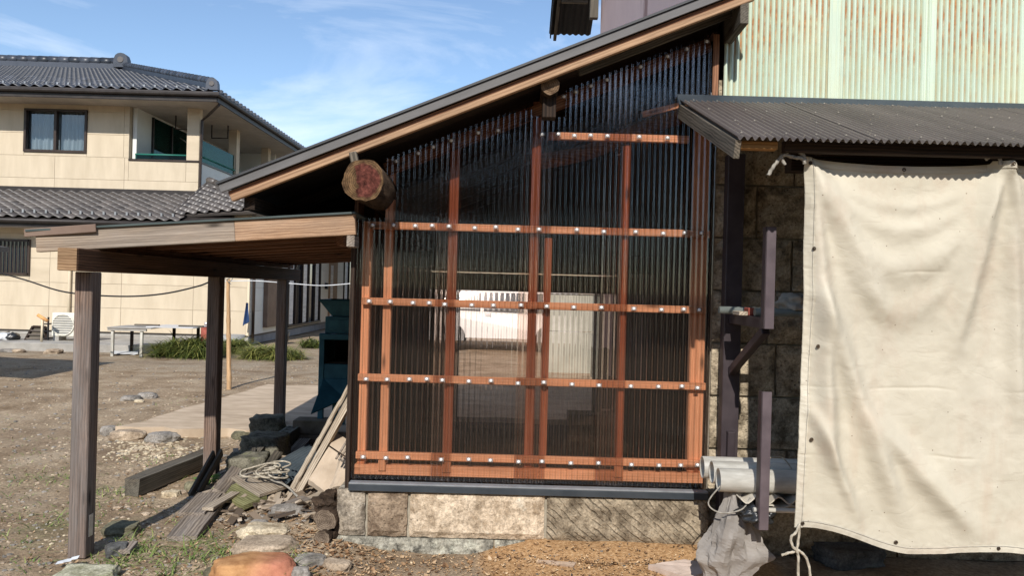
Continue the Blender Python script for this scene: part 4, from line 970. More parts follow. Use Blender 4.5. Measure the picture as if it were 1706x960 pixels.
c0, c1, c2, c3 = gp(438, 806)+Vector((0, 0, .10)), at(515, 741, 6.3), at(536, 765, 5.75), gp(473, 822)+Vector((0, 0, .04))
tag(plate('iron_sheet', [c0, c3, c2, c1], .004, M_DULLROOF, nu=64, nv=4, disp=lambda u, v: .011*math.cos(u*2*math.pi*9)), 'blue-grey corrugated iron sheet lying under the leaning poles', 'sheet')
sl0, sl1, sl2, sl3 = at(562, 722, 5.35), at(590, 740, 5.3), at(545, 822, 4.87), at(514, 799, 4.95)
tag(plate('plaster_slab', [sl3, sl2, sl1, sl0], .045, M_PLASTER, nu=10, nv=12, disp=lambda u, v: .006*fbm(u*3, v*3, 2)), 'flat tan plaster slab leaning on the shed side', 'slab')
tag(plate('plaster_slab', [at(546, 823, 4.80), at(572, 812, 4.75), at(597, 735, 5.05), at(566, 762, 5.05)], .05, M_PLASTER, nu=10, nv=12, disp=lambda u, v: .015*fbm(u*3, v*3, 7)+.03*math.sin(u*3.1)), 'cracked bulging plaster slab wedged against the shed corner', 'slab')
sb = thing('stick_bundle', 'small bundle of brown sticks wired together on the plaster slabs', 'bundle', at(575, 765, 4.8))
for k in range(5):
    tube('stick', [at(560+k*5, 765+k*2, 4.78-.01*k), at(590+k*2.5, 715+k*9, 5.0)], .008, W_GREY, sb, 6)
tube('wire', [at(549, 744, 4.9), at(565, 755, 4.75), at(580, 764, 4.72)], .005, M_BARK, sb, 6)
# rotten logs at the corner stone
p = at(541, 868, 4.30); tag(log('rotten_log', p, p+Vector((.05, .5, -.0)), .063, M_BARK, M_LOGC, None, seed=5, jit=.2), 'upper rotten log end beside the corner foundation stone', 'log', 'rotten logs at the corner')
p = at(536, 899, 4.27); tag(log('rotten_log', p, p+Vector((.05, .5, -.0)), .046, M_BARK, M_LOGC, None, seed=9, jit=.25), 'small lower rotten log end beneath the bigger one', 'log', 'rotten logs at the corner')
p = at(552, 840, 4.5); blob('bark_heap', (p.x-.0, p.y+.02, p.z-.02), .095, .16, .09, M_BARK, 'dark crumbling bark heap on top of the rotten logs', 'bark', .5, 2.6, 4, 6, smooth=False)
p = at(557, 882, 4.33); tag(plate('bark_strip', [p+Vector((-.02, 0, -.10)), p+Vector((.05, .1, -.08)), p+Vector((.03, .12, .1)), p+Vector((0, .02, .09))], .01, M_BARK, nu=4, nv=4, disp=lambda u, v: .02*math.sin(v*3)), 'dark curved bark strip between logs and corner stone', 'bark')
p = gp(515, 730); blob('white_plastic_bag', (p.x, p.y+.08, p.z+.05), .09, .07, .045, M_WHITEBAG, 'white plastic bag lying near the concrete step', 'bag', .4, 2.5, 4, 3)
p = gp(505, 752); blob('brown_cloth', (p.x, p.y+.15, p.z+.03), .17, .15, .055, plain('brown_cloth', (.07, .045, .032), (.13, .09, .065), 6, .95, .1, .6, .01), 'brown crumpled cloth between hollow block and machine', 'cloth', .45, 2.8, 4, 12)
p = gp(575, 690); blob('foil_bag', (p.x+.05, p.y+.05, p.z+.08), .07, .06, .07, M_WHITEBAG, 'shiny white bag on the ground under the teal machine', 'bag', .4, 2.5, 4, 8)
# scraps on the footing
for k, (px, py) in enumerate(((92, 941), (105, 938), (116, 934))):
    p = at(px, py, 3.95); tag(plate('paper_scrap', [p+Vector((0, 0, .0)), p+Vector((.035, .01, .004)), p+Vector((.03, .04, .012)), p+Vector((-.006, .03, .004))], .001, M_WHITEBAG, nu=3, nv=3, disp=lambda u, v: .004*fbm(u*3, v*3, k)), ('left', 'middle', 'right')[k]+' white paper scrap on the pale footing stone', 'paper', 'paper scraps')
# pavers near the wall on the right
p = gp(1140, 950); tag(plate('paver', [gp(1080, 952)+Vector((0, 0, .03)), gp(1150, 975)+Vector((0, 0, .03)), gp(1205, 955)+Vector((0, 0, .035)), gp(1140, 936)+Vector((0, 0, .035))], .035, plain('pink_paver', (.42, .33, .27), (.58, .47, .40), 9, .9, .1, .4), nu=8, nv=5, disp=lambda u, v: .004*fbm(u*4, v*4, 2)), 'pale pinkish paving slab with crumbs on it, below the pipe ends', 'paver')
tag(plate('brick', [gp(895, 945)+Vector((0, 0, .008)), gp(955, 948)+Vector((0, 0, .008)), gp(960, 930)+Vector((0, 0, .01)), gp(897, 927)+Vector((0, 0, .01))], .03, plain('buried_brick', (.28, .19, .13), (.40, .30, .22), 12, .9, .1, .4), nu=6, nv=3, disp=lambda u, v: .003*fbm(u*5, v*5, 2)), 'half-buried brick in the sawdust before the pale foundation stone', 'brick')
rough_block('dark_slab', 1430, 952, .19, .13, .06, ST_DGREY, 'dark flat stone slab in the shade below the tarp', 5, .3, sq=.9)
rough_block('dark_slab', 1610, 925, .3, .12, .05, ST_DGREY, 'dark kerb stone in the shade at far right under the tarp', 6, .05, sq=.9)
# ------------------------------------------------------------------ rocks
random.seed(21)
def rock(px, py, wpx, hpx, mat, label, seed, dep=.7, rot=0, jit=.22, sq=.25, z=0, name='rock'):
    p = gp(px, py); D = p.y+CAMD; W_ = wpx*D/F; H = max(.25*W_, hpx*D/F*.72)
    return blob(name, (p.x, p.y+W_*dep*.45, p.z+H*.17+z), W_*.5, W_*dep*.5, H*.62, mat, label, 'rock', jit, 1.3, 5, seed, rot=rot, square=sq, flat=.75)
for a in [
 (408, 985, 150, 82, ST_ORANGE, 'big orange and red boulder at the bottom of the picture', 2, .62, .12, .14, .25),
 (432, 930, 112, 44, ST_TAN, 'flat grey-brown boulder just behind the orange one', 3, .7, .15, .15, .25),
 (352, 972, 36, 40, ST_OLIVE, 'olive stone tucked against the left end of the orange boulder', 31, .8, 0, .15, .2),
 (432, 903, 88, 36, ST_CREAM, 'rough cream rock behind the flat grey-brown boulder', 4, .7, -.1, .3, .1),
 (427, 884, 34, 26, ST_GREY, 'small smooth grey rock on top of the cream rock', 5, .8, 0, .12, .1),
 (474, 866, 66, 30, ST_GREY, 'smooth grey rock half buried below the lath', 6, .7, 0, .12, .1),
 (512, 946, 56, 28, ST_GREY, 'flat grey stone with a reddish edge right of the orange boulder', 7, .7, .3, .15, .5),
 (497, 975, 34, 46, ST_GREY, 'upright grey stone at the bottom edge, right of the orange boulder', 8, .8, 0, .12, .2),
 (556, 956, 56, 26, ST_TAN, 'flat tan stone alone in the wood chips below the corner stone', 9, .6, -.2, .15, .4),
 (190, 897, 62, 32, ST_OLIVE, 'flat olive rock right behind the nearest post', 10, .9, .2, .18, .5),
 (186, 932, 40, 40, ST_DGREY, 'dark slate rock at the right of the nearest post', 11, .9, .5, .2, .3),
 (115, 992, 112, 44, ST_FOOT, 'pale yellowish footing stone under the nearest post', 12, .9, .1, .16, .6),
 (205, 734, 62, 30, ST_TAN, 'tan rock at the left front corner of the pad', 13, .6, 0, .2, .3),
 (176, 728, 28, 30, ST_GREY, 'grey rock behind the nearest post by the pad corner', 14, .9, 0, .15, .2),
 (262, 740, 56, 30, ST_GREY, 'grey boulder with a pale top before the pad', 15, .7, 0, .18, .3),
 (240, 722, 28, 14, ST_CREAM, 'small cream stone wedged behind the grey boulder at the pad edge', 16, .7, 0, .15, .2),
 (300, 727, 34, 18, ST_CREAM, 'low cream stone right of the grey boulder at the pad edge', 17, .7, 0, .15, .3),
 (398, 735, 34, 28, ST_OLIVE, 'rounded olive stone left of the mossy blocks', 18, .8, 0, .15, .2),
 (332, 728, 50, 14, ST_TAN, 'long low tan stone along the pad edge', 19, .5, 0, .15, .4),
 (212, 669, 34, 16, ST_GREY, 'left stone of the small cluster in the yard', 20, .8, 0, .15, .2),
 (240, 665, 32, 20, ST_GREY, 'right and tallest stone of the small cluster in the yard', 21, .8, 0, .15, .2),
 (229, 671, 16, 9, ST_CREAM, 'tiny cream stone in front of the small cluster in the yard', 22, .8, 0, .15, .2),
 (281, 832, 32, 20, ST_CREAM, 'whitish stone at the near end of the square timber', 23, .7, 0, .2, .4),
 (316, 818, 24, 26, ST_OLIVE, 'mossy rounded stone behind the thin leaning boards', 24, .8, 0, .15, .2),
 (300, 826, 18, 10, ST_TAN, 'small tan stone between whitish and mossy stones', 25, .8, 0, .2, .2),
 (25, 588, 22, 11, ST_TAN, 'rounded tan rock at the kerb before the house', 26, .8, 0, .15, .1),
 (5, 588, 30, 10, ST_GREY, 'grey rock at the left edge before the house', 27, .8, 0, .15, .1),
 (82, 590, 30, 14, ST_TAN, 'angular tan rock on the gravel before the air conditioner', 28, .8, 0, .3, .3),
 (345, 806, 18, 12, ST_CREAM, 'pale footing stone at the foot of the middle post', 29, 1, 0, .1, .6),
]: rock(*a)
# ================================================================== HOUSE
random.seed(31)
LD, UD = 17.7, 19.1; LY, UY = LD-CAMD, UD-CAMD
house = thing('house', 'cream two-storey house with dark tiled roofs and a corner balcony', 'house', (-10, 16, 0))
CXL = at(415, 500, LD).x         # lower corner
CXU = at(331, 290, UD).x         # upper corner
def panels(name, mat, x0, x1, y, rows_, cols, openings, parent, th=.012, gap=.006, flip=None):
    """siding panels on the plane y; openings are (x0,x1,z0,z1)"""
    for ri, (z0, z1) in enumerate(zip(rows_[:-1], rows_[1:])):
        cs = [x0]+[c for c in cols[ri % len(cols)] if x0+.05 < c < x1-.05]+[x1]
        for a, b in zip(cs[:-1], cs[1:]):
            rects = [(a, b, z0, z1)]
            for (ox0, ox1, oz0, oz1) in openings:
                nr = []
                for (p, q, r_, s_) in rects:
                    if ox1 <= p or ox0 >= q or oz1 <= r_ or oz0 >= s_: nr.append((p, q, r_, s_)); continue
                    if p < ox0: nr.append((p, ox0, r_, s_))
                    if q > ox1: nr.append((ox1, q, r_, s_))
                    m0, m1 = max(p, ox0), min(q, ox1)
                    if r_ < oz0: nr.append((m0, m1, r_, oz0))
                    if s_ > oz1: nr.append((m0, m1, oz1, s_))
                rects = nr
            for (p, q, r_, s_) in rects:
                if q-p < .02 or s_-r_ < .02: continue
                if flip is None: box(name, p+gap/2, q-gap/2, y-th, y, r_+gap/2, s_-gap/2, mat, parent, bevel=.002)
                else: box(name, flip, flip+th, p+gap/2, q-gap/2, r_+gap/2, s_-gap/2, mat, parent, bevel=.002)
WXL = -19
# --- lower storey front
lat = (at(-60, 430, LD).x, at(50, 430, LD).x, at(25, 456, LD).z, at(25, 400, LD).z)
rowsL = [.22+.56*i for i in range(6)]
box('lower_wall_core', WXL, CXL-.02, LY+.001, LY+.2, .0, 3.05, M_JOINT, house, bevel=0)
box('foundation', WXL, CXL, LY-.005, LY+.0, .0, .20, M_CONC, house, bevel=0)
colsL = [[at(x, 500, LD).x for x in (82, 202, 322)], [at(x, 500, LD).x for x in (82, 202, 322)]]
panels('siding_panel', M_SIDING, WXL, CXL-.05, LY, rowsL, colsL, [lat], house)
box('base_trim', WXL, CXL, LY-.03, LY-.013, .195, .218, M_EAVE, house)
box('corner_trim', CXL-.05, CXL+.01, LY-.016, LY+.06, .2, 3.0, M_TRIM, house)
# lattice window
wl = box('lattice_window', lat[0], lat[1], LY-.0, LY+.0008, lat[2], lat[3], M_DARKGLASS, house, bevel=0)
for a in ((lat[0], lat[1], lat[2]-.03, lat[2]+.02), (lat[0], lat[1], lat[3]-.03, lat[3]+.02), (lat[1]-.03, lat[1]+.02, lat[2]-.03, lat[3]+.02)): box('frame', a[0], a[1], LY-.06, LY-.015, a[2], a[3], M_BRONZE, wl, bevel=.002)
k = 0; x = lat[1]-.1
while x > lat[0]: box('lattice_bar', x-.008, x+.008, LY-.055, LY-.04, lat[2]+.021, lat[3]-.031, M_BRONZE, wl, bevel=0); x -= .09
# --- side wall of the lower storey (faces +x)
SX = CXL
def sdp(px): a, _ = ab(px, 500); return SX*F/a-CAMD      # depth on the side wall for a picture column
win1 = (sdp(478), sdp(531), .28, 2.4); win2 = (sdp(571), sdp(600), .28, 2.4); dor = (sdp(546), sdp(560), .25, 2.3)
box('side_wall_core', SX-.2, SX-.001, LY+.21, LY+18, .0, 3.05, M_JOINT, house, bevel=0)
panels('siding_panel', M_SIDINGW, LY+.07, LY+17, 0, rowsL, [[LY+1.7, LY+3.5, LY+5.3, LY+8]], [win1, win2, dor, (sdp(438), sdp(461), .36, 2.45)], house, flip=SX)
box('side_foundation', SX-.001, SX+.006, LY+.0, LY+17, 0, .2, plain('blue_grey_footing', (.20, .22, .25), (.28, .30, .33), 4, .9), house, bevel=0)
box('side_base_trim', SX+.006, SX+.03, LY+.07, LY+17, .195, .218, M_EAVE, house)
sb_ = box('shutter_box', SX+.001, SX+.12, sdp(438), sdp(461), .36, 2.45, M_SHUTTER, house, bevel=.01)
for (y0, y1, z0, z1), n in ((win1, 5), (win2, 4)):
    wi = box('side_window', SX+.001, SX+.004, y0, y1, z0, z1, M_DARKGLASS, house, bevel=0)
    for k in range(n+1):
        yy = y0+(y1-y0)*k/n; box('frame', SX+.005, SX+.06, yy-.025, yy+.025, z0, z1, M_BRONZE, wi, bevel=.002)
    for zz in (z0, z1): box('frame', SX+.005, SX+.075, y0-.04, y1+.04, zz-.03, zz+.03, M_BRONZE, wi, bevel=.002)
    for k in range(n):
        if k % 2 == 0:
            ya, yb = y0+(y1-y0)*(k+.25)/n, y0+(y1-y0)*(k+.85)/n; box('curtain', SX+.0045, SX+.006, ya, yb, z0+.05, z1-.05, M_CURTAIN, wi, bevel=0)
dr = box('side_door', SX+.001, SX+.03, dor[0], dor[1], dor[2], dor[3], wood('door_wood', (.25, .15, .07), (.42, .28, .15), 12), house)
box('door_panel', SX+.031, SX+.036, dor[0]+.2, (dor[0]+dor[1])/2-.05, .4, 2.1, M_CURTAIN, dr)
box('porch_light', SX+.013, SX+.1, dor[0]-.5, dor[0]-.38, 1.3, 1.5, M_BLACK, house)
tube('downpipe', [(SX+.06, LY+.14, 3.0), (SX+.06, LY+.14, .05)], .035, M_BRONZE, house)
tube('downpipe', [(at(118, 500, LD).x, LY-.07, 2.75), (at(118, 500, LD).x, LY-.07, .14)], .032, M_TRIM, house)
# --- lower roof
LEZ, LED = 2.79, 17.1; LEY = LED-CAMD; LUY = UY-.02; LUZ = LEZ+.4*(LUY-LEY)
hipx = at(292, 361, 17.1).x; apx = at(347, 313, 18.6)
def tile_mesh(name, mat, w_=.27, ln=.27, amp=.028):
    v, f = [], []; n = 8
    for j in range(2):
        for i in range(n+1):
            t = i/n; v.append(((t-.5)*w_, j*ln, amp*math.sin(2*math.pi*t+.4)+(.026 if j == 0 else .0)))
    for i in range(n+1): v.append((v[i][0], .0, v[i][2]-.024))
    b0 = 2*(n+1)
    for i in range(n): f.append((i, i+1, n+2+i, n+1+i)); f.append((b0+i, b0+i+1, i+1, i))
    return mesh(name, v, f, mat, True)
def tiled(x_lo, x_hi, y0, z0, y1, z1, mat, parent, clip, limit):
    """pantiles on a front slope; clip(x,t)->bool keeps a tile; the lowest rows are parts, the rest one field"""
    me = tile_mesh('roof_tile', mat); d = Vector((0, y1-y0, z1-z0)); L_ = d.length; d.normalize(); nrm = Vector((0, -d.z, d.y))
    Rm = Matrix(((1, 0, 0), (0, d.y, nrm.y), (0, d.z, nrm.z))).to_4x4(); st_ = .235; rows_ = int(L_/st_)+1; cnt = 0; v, f = [], []
    for r_ in range(rows_):
        n = int((x_hi-x_lo)/.262)
        for c in range(n, -1, -1):
            x = x_lo+c*.262
            p_ = Vector((x, y0, z0))+d*(r_*st_)+nrm*.03
            if not clip(x, r_*st_/L_): continue
            if cnt < limit and x > -14.6:
                link(bpy.data.objects.new('roof_tile', me), Matrix.Translation(p_) @ Rm, parent); cnt += 1
            else:
                b0 = len(v); M = Matrix.Translation(p_) @ Rm; v += [M @ q.co for q in me.vertices]; f += [tuple(b0+i for i in q.vertices) for q in me.polygons]
    if v: tag(obj('tile_field', v, f, mat, parent, smooth=True), None, None, kind='stuff')
def slab(name, pts, t, mat, parent): 
    a = [Vector(p) for p in pts]; n = (a[1]-a[0]).cross(a[-1]-a[0]).normalized(); k = len(a)
    v = a+[p-n*t for p in a]; f = [tuple(range(k)), tuple(range(2*k-1, k-1, -1))]+[(i, k+i, k+(i+1) % k, (i+1) % k) for i in range(k)]
    return obj(name, v, f, mat, parent, recalc=True)
lroof = slab('lower_roof', [(WXL, LEY, LEZ), (apx.x+1.0, LEY, LEZ), (apx.x+1.0, LUY, LUZ), (WXL, LUY, LUZ)], .08, M_EAVE, house)
tiled(-15.5, apx.x+.9, LEY-.03, LEZ, LUY, LUZ, M_TILE2, lroof, lambda x, t: x < hipx+(apx.x-hipx)*t+.1, 170)
box('lower_fascia', WXL, hipx+1.4, LEY-.005, LEY+.02, LEZ-.21, LEZ-.085, M_EAVE, house)
tube('gutter', [(WXL, LEY-.06, LEZ-.07), (hipx+1.4, LEY-.06, LEZ-.07)], .055, M_EAVE, house, 10)
box('lower_soffit', WXL, hipx+1.2, LEY+.03, LY-.02, LEZ-.20, LEZ-.18, M_SOFFIT, house)
box('wall_flashing', WXL, CXU+.1, UY-.06, UY-.03, LUZ-.02, LUZ+.14, M_EAVE, house)
# side-wing roof facing front: hip with ridge caps
rb = at(436, 353, 17.4); lb = at(290, 363, 17.4)
wing = slab('wing_roof', [lb+Vector((0, -.0, .05)), rb+Vector((0, 0, .02)), rb+Vector((.3, 2.5, .02)), apx+Vector((.02, .3, .06)), apx+Vector((0, 0, .05))], .06, M_TILE2, house)
d_ = apx-lb; rowsW = 9
me = tile_mesh('wing_tile', M_TILE2, .27, .27)
for r_ in range(rowsW):
    t = r_/rowsW; a = lb.lerp(apx, t)+Vector((0, -.02, .085)); b = rb.lerp(apx, t)+Vector((0, -.02, .085)); n = int((b.x-a.x)/.262)
    for c in range(n+1):
        link(bpy.data.objects.new('wing_tile', me), Matrix.Translation(a+Vector((.13+c*.262, 0, (b.z-a.z)*c/max(n, 1)))) @ Matrix.Rotation(math.atan2(apx.z-lb.z, apx.y-lb.y), 4, 'X'), wing)
def ridge(name, p0, p1, r, mat, parent, n=None):
    p0, p1 = Vector(p0), Vector(p1); n = n or int((p1-p0).length/.25)
    base = beam(name, p0, p1, r*1.3, r*1.5, mat, parent)
    for k in range(n):
        a, b = p0.lerp(p1, k/n), p0.lerp(p1, (k+1.08)/n); tube('ridge_cap', [a+Vector((0, 0, r*.7)), b+Vector((0, 0, r*.78))], r*.8, mat, base, 8)
    return base
ridge('wing_ridge', apx+Vector((0, 0, .12)), rb+Vector((.05, 0, .12)), .10, M_TILE2, house)
ridge('wing_ridge', apx+Vector((0, 0, .10)), lb+Vector((0, 0, .10)), .05, M_TILE2, house)
# --- upper storey
wu = (at(41, 217, UD).x, at(146, 217, UD).x, at(93, 254, UD).z, at(93, 182, UD).z)
BX0 = at(216, 220, UD).x; BZ0, BZ1 = at(270, 269, UD).z, 6.02
balc = (BX0, CXU-.32, BZ0, BZ1+.5)
UZ0 = LUZ-.05
rowsU = [at(10, 295, UD).z-.567+.567*i for i in range(6)]
rowsU = [UZ0]+[z for z in rowsU if UZ0+.1 < z < 5.95]+[6.03]
box('upper_wall_core', WXL, wu[0], UY+.001, UY+.12, UZ0, 6.03, M_JOINT, house, bevel=0)
box('upper_wall_core', wu[1], BX0, UY+.001, UY+.12, UZ0, 6.03, M_JOINT, house, bevel=0)
box('upper_wall_core', wu[0]+.001, wu[1]-.001, UY+.001, UY+.12, UZ0, wu[2], M_JOINT, house, bevel=0)
box('upper_wall_core', wu[0]+.001, wu[1]-.001, UY+.001, UY+.12, wu[3], 6.03, M_JOINT, house, bevel=0)
box('parapet_core', BX0+.001, CXU-.01, UY+.001, UY+.12, UZ0, BZ0, M_JOINT, house, bevel=0)
cA = [at(x, 300, UD).x for x in (91, 207)]; cB = [at(x, 220, UD).x for x in (-20, 207)]
panels('siding_panel', M_SIDING, WXL, CXU, UY, rowsU, [cA, cA, cB, cB, cB, cB], [wu, balc, (CXU-.32, CXU+1, BZ0, 9)], house)
wi = thing('window', None, None); bpy.data.objects.remove(wi)
wnd = box('window', wu[0]+.03, wu[1]-.03, UY+.06, UY+.063, wu[2]+.03, wu[3]-.03, M_GLASS, house, bevel=0)
for a in ((wu[0], wu[1], wu[2], wu[2]+.06), (wu[0], wu[1], wu[3]-.05, wu[3]), (wu[0], wu[0]+.06, wu[2]+.061, wu[3]-.051), (wu[1]-.06, wu[1], wu[2]+.061, wu[3]-.051), ((wu[0]+wu[1])/2-.035, (wu[0]+wu[1])/2+.035, wu[2]+.061, wu[3]-.051)): box('frame', a[0], a[1], UY-.05, UY+.07, a[2], a[3], M_BRONZE, wnd, bevel=.003)
v, f = grid(lambda u, t: Vector((wu[0]+(wu[1]-wu[0])*u, UY+.19+.025*math.sin(u*95)+.015*math.sin(u*37), wu[2]+(wu[3]-wu[2])*t)), 160, 1)
obj('curtain', v, f, M_CURTAIN, wnd, smooth=True)
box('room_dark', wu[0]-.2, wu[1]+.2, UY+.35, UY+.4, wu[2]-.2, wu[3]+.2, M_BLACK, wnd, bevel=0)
# balcony
box('corner_column', CXU-.32, CXU, UY-.013, UY+.16, BZ0, 6.03, M_SIDING, house, bevel=.01)
box('parapet_cap', BX0, CXU+.02, UY-.04, UY+.14, BZ0+.001, BZ0+.045, M_BRONZE, house)
box('side_parapet', CXU-.12, CXU-.011, UY+.13, UY+9, UZ0-.3, BZ0, M_SIDINGW, house, bevel=.005)
box('side_parapet_cap', CXU-.14, CXU+.01, UY+.145, UY+9, BZ0+.001, BZ0+.045, M_BRONZE, house)
for yy in (UY+2.6, UY+5.4): box('side_column', CXU-.25, CXU-.02, yy, yy+.25, BZ0+.046, 6.03, M_SIDING, house)
box('balcony_back_wall', BX0+.02, BX0+.12, UY+.122, UY+9, UZ0, 6.03, M_SIDINGW, house, bevel=.003)
box('balcony_end_wall', BX0+.121, CXU-.15, UY+6.5, UY+6.6, UZ0, 6.03, M_SIDINGW, house, bevel=.003)
bd_ = box('balcony_door', BX0+.121, BX0+.135, UY+.9, UY+3.2, BZ0-.5, 5.75, M_TEALGLASS, house, bevel=0)
for yy in (.9, 2.0, 3.15): box('frame', BX0+.136, BX0+.17, UY+yy, UY+yy+.06, BZ0-.5, 5.75, M_EAVE, bd_)
box('balcony_floor', BX0+.13, CXU-.13, UY+.13, UY+6.4, UZ0+.1, UZ0+.16, M_CONC, house)
tube('railing', [(BX0+.15, UY+.02, BZ0+.17), (CXU-.33, UY+.02, BZ0+.17)], .022, M_GREENNET, house)
box('railing_panel', BX0+.15, CXU-.33, UY+.015, UY+.02, BZ0+.05, BZ0+.15, M_TEALGLASS, house, bevel=0)
tube('side_railing', [(CXU-.06, UY+.3, BZ0+.2), (CXU-.06, UY+8, BZ0+.2)], .022, M_GREENNET, house)
box('side_glass', CXU-.07, CXU-.066, UY+.2, UY+2.55, BZ0+.05, BZ0+.62, M_TEALGLASS, house, bevel=0)
for (x, y) in ((BX0+.75, UY+.9), (CXU-.5, UY+2.0)):
    hb = tube('laundry_hanger', [(x, y, 6.0), (x, y, 5.45), (x+.45, y, 5.45), (x+.45, y, 6.0)], .02, M_EAVE, house, 6)
tube('drying_pole', [(CXU-.55, UY+.9, 5.0), (CXU-1.2, UY+1.6, 5.35)], .015, M_PVC, house, 6)
tube('downpipe', [(CXU+.75, UY-.72, 5.75), (CXU+.3, UY-.2, 5.62), (CXU+.06, UY-.03, 5.5), (CXU+.05, UY-.03, 3.7)], .035, M_BRONZE, house, smooth=False)
# --- upper roof
UEZ = 5.98; UEY = 18.2-CAMD; UEX = at(362, 155, 18.2).x
RP = at(205, 105, 25.7); RZ = RP.z-.25
dyR = RP.y-UEY
uroof = slab('upper_roof', [(WXL, UEY, UEZ+.03), (UEX, UEY, UEZ+.03), (RP.x, RP.y, RZ), (WXL, RP.y, RZ)], .03, M_EAVE, house)
slab('upper_roof_side', [(UEX, UEY, UEZ+.03), (UEX, UEY+2*dyR, UEZ+.03), (RP.x, RP.y, RZ)], .03, M_TILE, house)
slab('upper_roof_back', [(UEX, UEY+2*dyR, UEZ+.03), (WXL, UEY+2*dyR, UEZ+.03), (WXL, RP.y, RZ), (RP.x, RP.y, RZ)], .03, M_TILE, house)
tiled(-17.5, UEX, UEY-.03, UEZ+.03, RP.y, RZ, M_TILE, uroof, lambda x, t: x < UEX-.1+(RP.x-UEX)*t, 300)
# snow guards: small bright studs on the lowest rows
sgm = mesh('snow_guard', bv(-.022, .022, -.02, .02, 0, .075), BF, plain('bright_guard', (.24, .24, .24), (.36, .36, .36), 6, .3, .5, 0, metallic=.5))
for k in range(26):
    link(bpy.data.objects.new('snow_guard', sgm), Matrix.Translation((UEX-.5-k*.262, UEY+.12, UEZ+.12)), uroof)
    if k < 24: link(bpy.data.objects.new('snow_guard', sgm), Matrix.Translation((hipx-.1-k*.262, LEY+.12, LEZ+.12)), lroof)
box('upper_fascia', WXL, UEX-.01, UEY-.004, UEY+.03, UEZ-.2, UEZ+.0, M_EAVE, house)
box('upper_fascia_side', UEX-.03, UEX, UEY+.031, UEY+2*dyR, UEZ-.2, UEZ, M_EAVE, house)
tube('gutter', [(WXL, UEY-.07, UEZ-.03), (UEX+.04, UEY-.07, UEZ-.03), (UEX+.06, UEY+2*dyR, UEZ-.03)], .06, M_EAVE, house, 10, smooth=False)
box('upper_soffit', WXL, UEX-.04, UEY+.04, UEY+2*dyR-.1, UEZ-.17, UEZ-.14, M_SOFFIT, house)
v, f = [], []
for k in range(40):
    q = Vector((UEX+.0, UEY+.2+k*.265, UEZ+.075)); b0 = len(v); v += [q+Vector(p_) for p_ in bv(-.05, .05, -.05, .05, -.03, .05)]; f += [tuple(b0+i for i in q_) for q_ in BF]
tag(obj('side_eave_tiles', v, f, M_TILE, house), None, None, kind='stuff')
ridge('main_ridge', (RP.x, RP.y, RZ+.12), (WXL, RP.y, RZ+.12), .20, M_TILE, house, 16)
ridge('hip_ridge', (RP.x, RP.y, RZ+.10), (UEX-.25, UEY+.3, UEZ+.26), .13, M_TILE, house, 30)
def oni(c, s_, parent):
    v = []; prof = [(-.5, 0), (.5, 0), (.46, .55), (.36, .8), (.2, .92), (0, .96), (-.2, .92), (-.36, .8), (-.46, .55)]
    for d in (-.12, .12):
        for (a, b) in prof: v.append((a*s_, d*s_*2, b*s_))
    n = len(prof); f = [tuple(range(n-1, -1, -1)), tuple(range(n, 2*n))]+[(i, (i+1) % n, n+(i+1) % n, n+i) for i in range(n)]
    o = obj('ridge_end_tile', v, f, M_TILE, parent, Matrix.Translation(Vector(c)), recalc=True)
    tube('ridge_end_disc', [Vector(c)+Vector((0, -.12*s_*2-.02, .5*s_)), Vector(c)+Vector((0, 0, .5*s_))], .2*s_, M_TILE2, o, 14)
oni((RP.x+.1, RP.y-.25, RZ+.02), 0.50, house); oni((UEX-.16, UEY+.12, UEZ+.1), .30, house)
# ------------------------------------------------------------------ beside the house
acD = 15.95; a0, a1 = at(86, 533, acD), at(147, 568, acD)
ac = thing('air_conditioner', 'cream outdoor air conditioner unit on the kerb before the house wall', 'air conditioner', (a0.x, a0.y, .14))
box('casing', a0.x, a0.x+.78, a0.y, a0.y+.28, .22, .72, M_ACWHITE, ac, bevel=.015)
gc = Vector((a0.x+.25, a0.y-.012, .47))
for k in range(9):
    zz = -.2+k*.05; hw = math.sqrt(max(.0, .22**2-zz**2)); box('grille_bar', gc.x-hw, gc.x+hw, gc.y-.012, gc.y+.0, gc.z+zz-.008, gc.z+zz+.008, M_ACWHITE, ac, bevel=0)
tube('fan_ring', [gc+Vector((.225*math.cos(t*.2618), -.004, .225*math.sin(t*.2618))) for t in range(25)], .012, M_ACWHITE, ac, 6)
tube('fan_well', [gc+Vector((0, .0115, 0)), gc+Vector((0, .006, 0))], .215, M_ACGRILLE, ac, 24)
box('badge', a0.x+.6, a0.x+.68, a0.y-.004, a0.y, .645, .675, M_BLUECLOTH, ac, bevel=0)
for dx in (.04, .62): box('foot', a0.x+dx, a0.x+dx+.12, a0.y, a0.y+.28, .13, .219, M_CONC, ac)
# trestle with boards
tD = 14.6; q0, q1 = at(178, 545, tD), at(318, 546, tD)
ts = thing('trestle_table', 'low white trestle table of flat panels before the house', 'table', (q0.x, q0.y, 0))
box('top_panel', q0.x, q0.x+.85, q0.y, q0.y+.8, q0.z-.02, q0.z, M_CONC, ts); box('top_panel', q0.x+.7, q1.x, q0.y+.1, q0.y+.95, q0.z+.004, q0.z+.022, plain('pale_panel', (.5, .5, .5), (.62, .62, .62), 4, .4), ts)
box('front_rail', q0.x, q0.x+.75, q0.y+.02, q0.y+.06, q0.z-.07, q0.z-.021, M_CONC, ts)
for (x, y) in ((q0.x+.06, q0.y+.04), (q0.x+.62, q0.y+.04), (q0.x+.1, q0.y+.7), (q0.x+.95, q0.y+.7), (q1.x-.2, q0.y+.75)): box('leg', x, x+.05, y, y+.05, gh(x, y)-.01, q0.z-.021, M_PVC if y < q0.y+.5 else W_DARK, ts)
